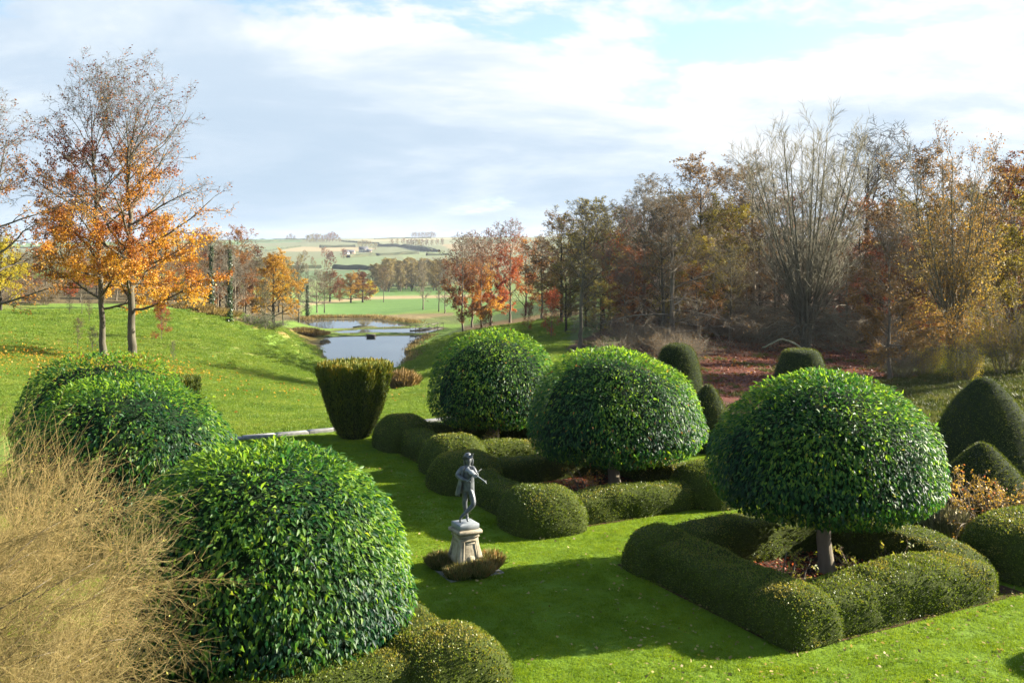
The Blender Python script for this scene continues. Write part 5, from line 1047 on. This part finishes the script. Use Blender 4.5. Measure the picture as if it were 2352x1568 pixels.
REED = leaf_mat('reed', [(0., (.12, .09, .035)), (.5, (.26, .19, .08)), (1., (.38, .29, .13))], .7, .2, .25, 1.2)
def margin_reeds(pts, n, h, seed, label, mat=REED):
    rng = np.random.default_rng(seed); pts = np.array(pts); t = rng.random(n) * (len(pts) - 1); i = t.astype(int); f = (t - i)[:, None]; q = pts[i] * (1 - f) + pts[i + 1] * f + rng.normal(size=(n, 2)) * .9
    z = ground_z(q[:, 0], q[:, 1]); k = z > LAKE_Z - .5; q, z = q[k], z[k]; n = len(q); V, T, C = leaves(np.c_[q, z - .05], np.array([0, 0, 1.]) + rng.normal(size=(n, 3)) * .3, rng.normal(size=(n, 3)), h * rng.uniform(.5, 1.2, n), .09, rng.random(n))
    o = obj('reed_fringe', mesh_np('reed_fringe', V, T, mat, C), kind='stuff'); o['label'] = label
margin_reeds([lake_pt(690, 735), lake_pt(740, 730), lake_pt(860, 730), lake_pt(960, 744)], 3500, .8, 501, 'buff reeds along the far shore of the ponds')
margin_reeds([lake_pt(745, 772), lake_pt(800, 768.5), lake_pt(880, 767), lake_pt(960, 767)], 700, .14, 502, 'low rushes on the dam between the ponds')
margin_reeds([lake_pt(760, 757), lake_pt(830, 754.5), lake_pt(930, 751.3)], 500, .12, 503, 'low rushes on the farther dam')
margin_reeds([lake_pt(985, 770), lake_pt(948, 790), lake_pt(941, 805), lake_pt(945, 820), lake_pt(925, 840)], 1500, .6, 504, 'rough grass along the right shore of the near pond')
plant('leafbush', 0, 0, H=2.6, at=on_ground(575, 748, 80, 190), label='dark bramble bank left of the ponds, longer part', cat='bush', name='bramble_bush', mat=IVY, rng=rl, wide=2.2)
plant('leafbush', 0, 0, H=2.2, at=on_ground(615, 756, 80, 190), label='dark bramble bank left of the ponds, end nearest the water', cat='bush', name='bramble_bush', mat=IVY, rng=rl, wide=2.2)
for x, y, lab in ((440, 712, 'dry bracken patch at the meadow edge below the beech crown'), (505, 728, 'dry bracken patch between the ivy-clad trees'), (470, 722, 'dry bracken patch left of the ivy-clad tree'), (720, 770, 'brown scrub patch by the left shore of the near pond'), (695, 765, 'brown scrub patch a little up the bank from the near pond')):
    p = on_ground(x, y, 70, 200); tuft('bracken_patch', lab, 'bracken', p, 3.0, 1.2, 2600, int(x), REED, .8, .09, core=False)
# a pale fallen limb in the wood
p = spot(1795, 84); lp, lr = stem([(-1.6, 0, .55), (-.9, .1, .75), (-.2, 0, 1.25), (.6, 0, 1.1), (1.4, .1, .7), (2.0, .2, .1)], .05, .10, 14, .02, np.random.default_rng(6), 1.)
tag(obj('fallen_limb', mesh_np('fallen_limb', *tubes(lp, lr, 8), noisy_mat('bleached_moss_wood', (.22, .24, .10), (.48, .47, .32), 3)), loc=p), 'pale bent limb lying at the left foot of the great lime', 'branch')

# ------------------------------------------------------------------ far slopes: hedgerows, clumps, farm
HEDGE_FAR = leaf_mat('far_hedge', [(0., (.030, .040, .020)), (.6, (.06, .07, .03)), (1., (.11, .10, .05))], .8, .1, .1, 1.2)
def hedgerow(pts, h, w_, label, seed):
    g = [on_ground(x, y, 230, 3040) for x, y in pts]; P = []
    for a, b in zip(g[:-1], g[1:]):
        m = max(3, int(np.hypot(b[0] - a[0], b[1] - a[1]) / 9)); P += [(a[0] + (b[0] - a[0]) * t, a[1] + (b[1] - a[1]) * t) for t in np.linspace(0, 1, m)]
    P = np.array(P); z = ground_z(P[:, 0], P[:, 1]); V = []
    tn = nrm(np.gradient(P, axis=0)); sd = np.stack([-tn[:, 1], tn[:, 0]], 1)
    for k, (s, hh) in enumerate(((-1, -.3), (-.9, .6), (-.4, 1.), (.4, 1.), (.9, .6), (1, -.3))):
        j = vnoise(np.c_[P, np.full(len(P), k)], .08, seed); j2 = vnoise(np.c_[P, np.full(len(P), k)], .3, seed); V.append(np.c_[P + sd * (s * w_ / 2 * (.7 + .6 * j))[:, None], z + hh * h * (.45 + .7 * j + .3 * j2)])
    V = np.stack(V, 1).reshape(-1, 3); T = grid_tris(len(P), 6)
    o = tag(obj('hedgerow', mesh_np('hedgerow', V, T, HEDGE_FAR, np.random.default_rng(seed).random(len(V)))), label, 'hedgerow', 'field hedgerows on the far slopes'); return o
for k, (pts, h, w_, lab) in enumerate([
    ([(560,557),(620,555),(690,552),(706,551)], 3, 4, 'hedgerow below the green field on the skyline at left'), ([(560,549.5),(620,548.5),(700,548)], 4, 4, 'skyline hedge left of the farther clump'), ([(690,566),(640,573),(600,580)], 3, 4, 'slanting hedgerow left of the tan field'),
    ([(735,569.2),(815,567.4)], 5, 7, 'dark hedgerow under the tan field'), ([(785,554.5),(830,558),(870,559.5)], 3, 4, 'thin hedgerow sloping right of the skyline clump'), ([(860,549.5),(930,547.5),(990,546.5)], 3, 4, 'thin skyline hedge in the pale field'),
    ([(870,566.5),(930,567),(990,578.5)], 6, 9, 'dark lane hedge slanting down right of the farm'), ([(960,569),(1008,579)], 5, 7, 'second lane hedge running beside the first'), ([(800,592),(860,587.5),(960,583.5)], 4, 6, 'hedgerow in front of the farm'),
    ([(668,617),(735,616)], 4, 7, 'short dark hedgerow behind the golden orange tree'), ([(770,617),(865,619.5),(905,618)], 4, 7, 'long dark hedgerow behind the field copse'), ([(-60,571),(160,569),(400,567)], 4, 6, 'hedgerow far off behind the left wood'), ([(980,587.5),(1030,586)], 4, 6, 'hedgerow end right of the lane')]):
    hedgerow(pts, h, w_, lab, 600 + k)
def clump(xs, ys, hs, mats, label, group):
    for x, y, h, m in zip(xs, ys, hs, mats): plant('far', 0, 0, H=h, at=on_ground(x, y, 400, 3040), label=label, name='distant_tree', group=group, mat=m, rng=rl, wide=1.6)
clump([705,712,720,728,735,742,750,757,764,772,780], [556,557,556,557,556,557,556,556,555,555,556], [20,22,24,24,23,20,22,26,28,22,14], [TAN,OLIVE,TAN,BROWN,OLIVE,BROWN,TAN,RUST,RUST,BROWN,BROWN], 'tree of the skyline clump left of centre', 'trees of the left skyline clump')
clump([948,955,962,970,977,984,991,998], [546]*8, [18,19,18,19,18,19,20,17], [BROWN]*8, 'tree of the neat round skyline clump above the lane', 'trees of the right skyline clump')
clump([660,668,676], [549]*3, [14,18,12], [BROWN]*3, 'lone dark tree on the skyline at left', 'small skyline trees at the left')
clump([900,912,926,938,946,954,962,970,980,992,1004,1016], [562,561,561,566,566,566,567,566,565,564,563,563], [14,14,16,16,18,18,18,17,16,15,15,16], [BROWN,TAN,BROWN,RUST,BROWN,BROWN,OLIVE,BROWN,BROWN,TAN,BROWN,BROWN], 'purplish tree of the wood beside the lane', 'trees of the lane wood')
clump([825,833,841,850,862], [568,567,567,568,574], [14,16,15,14,15], [TAN]*5, 'pale tree standing behind the farm', 'trees behind the farm')
clump([745,757,790,760,700,690], [590,600,594,612,600,612], [16,15,15,17,15,15], [RUST,RUST,RUST,RUST,TAN,OLIVE], 'round field tree on the slope below the farm', 'field trees below the farm')
RENDERW = noisy_mat('pale_wall', (.42, .38, .30), (.58, .54, .45), .5); SLATE = noisy_mat('slate_roof', (.06, .06, .065), (.13, .13, .14), .8); PANE = material('dark_pane', lambda t: principled(t, (.02, .025, .03), .15, .5)); BRICKF = noisy_mat('brown_wall', (.22, .15, .10), (.34, .25, .17), .5)
def house(xd, yd, L, W, h, rf, yaw, label, wall=RENDERW, wins=3):
    x, y, z = on_ground(xd, yd, 300, 3040); t = thing('farmhouse', label, 'house', (x, y, z), yaw, 'farm buildings on the far slope')
    V = [(-L/2,-W/2,-1),(L/2,-W/2,-1),(L/2,W/2,-1),(-L/2,W/2,-1),(-L/2,-W/2,h),(L/2,-W/2,h),(L/2,W/2,h),(-L/2,W/2,h),(-L/2,0,h+rf),(L/2,0,h+rf)]
    obj('wall', mesh_np('house_wall', V, [(0,1,5),(0,5,4),(2,3,7),(2,7,6),(1,2,6),(1,6,5),(5,6,9),(3,0,4),(3,4,7),(4,8,7)], wall, smooth=False), t)
    e = .5; V = [(-L/2-e,-W/2-e,h-.35),(L/2+e,-W/2-e,h-.35),(L/2+e,0,h+rf+.25),(-L/2-e,0,h+rf+.25),(L/2+e,W/2+e,h-.35),(-L/2-e,W/2+e,h-.35)]; V = V + [(a, b, c + .3) for a, b, c in V]
    r = obj('roof', mesh_np('house_roof', V, [(6,7,8),(6,8,9),(9,8,10),(9,10,11),(0,2,1),(0,3,2),(3,4,2),(3,5,4),(0,1,7),(0,7,6),(4,5,11),(4,11,10),(1,2,8),(1,8,7),(2,4,10),(2,10,8),(3,0,6),(3,6,9),(5,3,9),(5,9,11)], SLATE, smooth=False), t)
    if wins > 2:
        for s in (-1, 1): obj('chimney', box_me('chimney', .6, .6, h + rf - .6, h + rf + 1.8, wall, .05), r, loc=(s * (L / 2 - 1), 0, 0))
    for k in range(wins):
        for fl in range(2 if h > 4.5 else 1): obj('window', box_me('window', .6, .06, 0, 1.3, PANE, .02), t, loc=((k - (wins - 1) / 2) * L / wins, -W / 2 - .03, 1. + fl * 2.6))
house(835, 579.5, 15, 8, 5.5, 4, .35, 'pale gabled farmhouse highest on the far slope'); house(803, 583, 18, 7, 3.2, 3, -.25, 'long low farm building left of the farmhouse', BRICKF, 2); house(796, 584, 7, 6, 3, 2.6, .8, 'small pale outbuilding at the left end of the farm', RENDERW, 2); house(848, 579.5, 9, 6, 2.8, 2, .1, 'low barn right of the farmhouse', BRICKF, 2)
house(52, 563, 12, 8, 5, 3, .3, 'white house far off at the left, beyond the yellow tree', RENDERW); house(80, 562.5, 12, 8, 5, 3, -.3, 'white house far off at the left, right of its twin', RENDERW)

# ------------------------------------------------------------------ the air
hz = mesh_np('haze', [(x, y, z) for z in (-60, 62) for y in (-60, 5500) for x in (-3300, 3300)], [(0, 2, 3), (0, 3, 1), (4, 5, 7), (4, 7, 6), (0, 1, 5), (0, 5, 4), (2, 6, 7), (2, 7, 3), (0, 4, 6), (0, 6, 2), (1, 3, 7), (1, 7, 5)], [], smooth=False)
hm = bpy.data.materials.new('haze'); hm.use_nodes = True; t = NT(hm.node_tree); o = t.n('ShaderNodeOutputMaterial'); v = t.n('ShaderNodeVolumePrincipled'); v.inputs['Color'].default_value = (.80, .88, 1, 1); v.inputs['Density'].default_value = .00007; v.inputs['Anisotropy'].default_value = .2; t.l(v.outputs[0], o.inputs['Volume'])
hz.materials.append(hm); obj('haze', hz, kind='stuff')
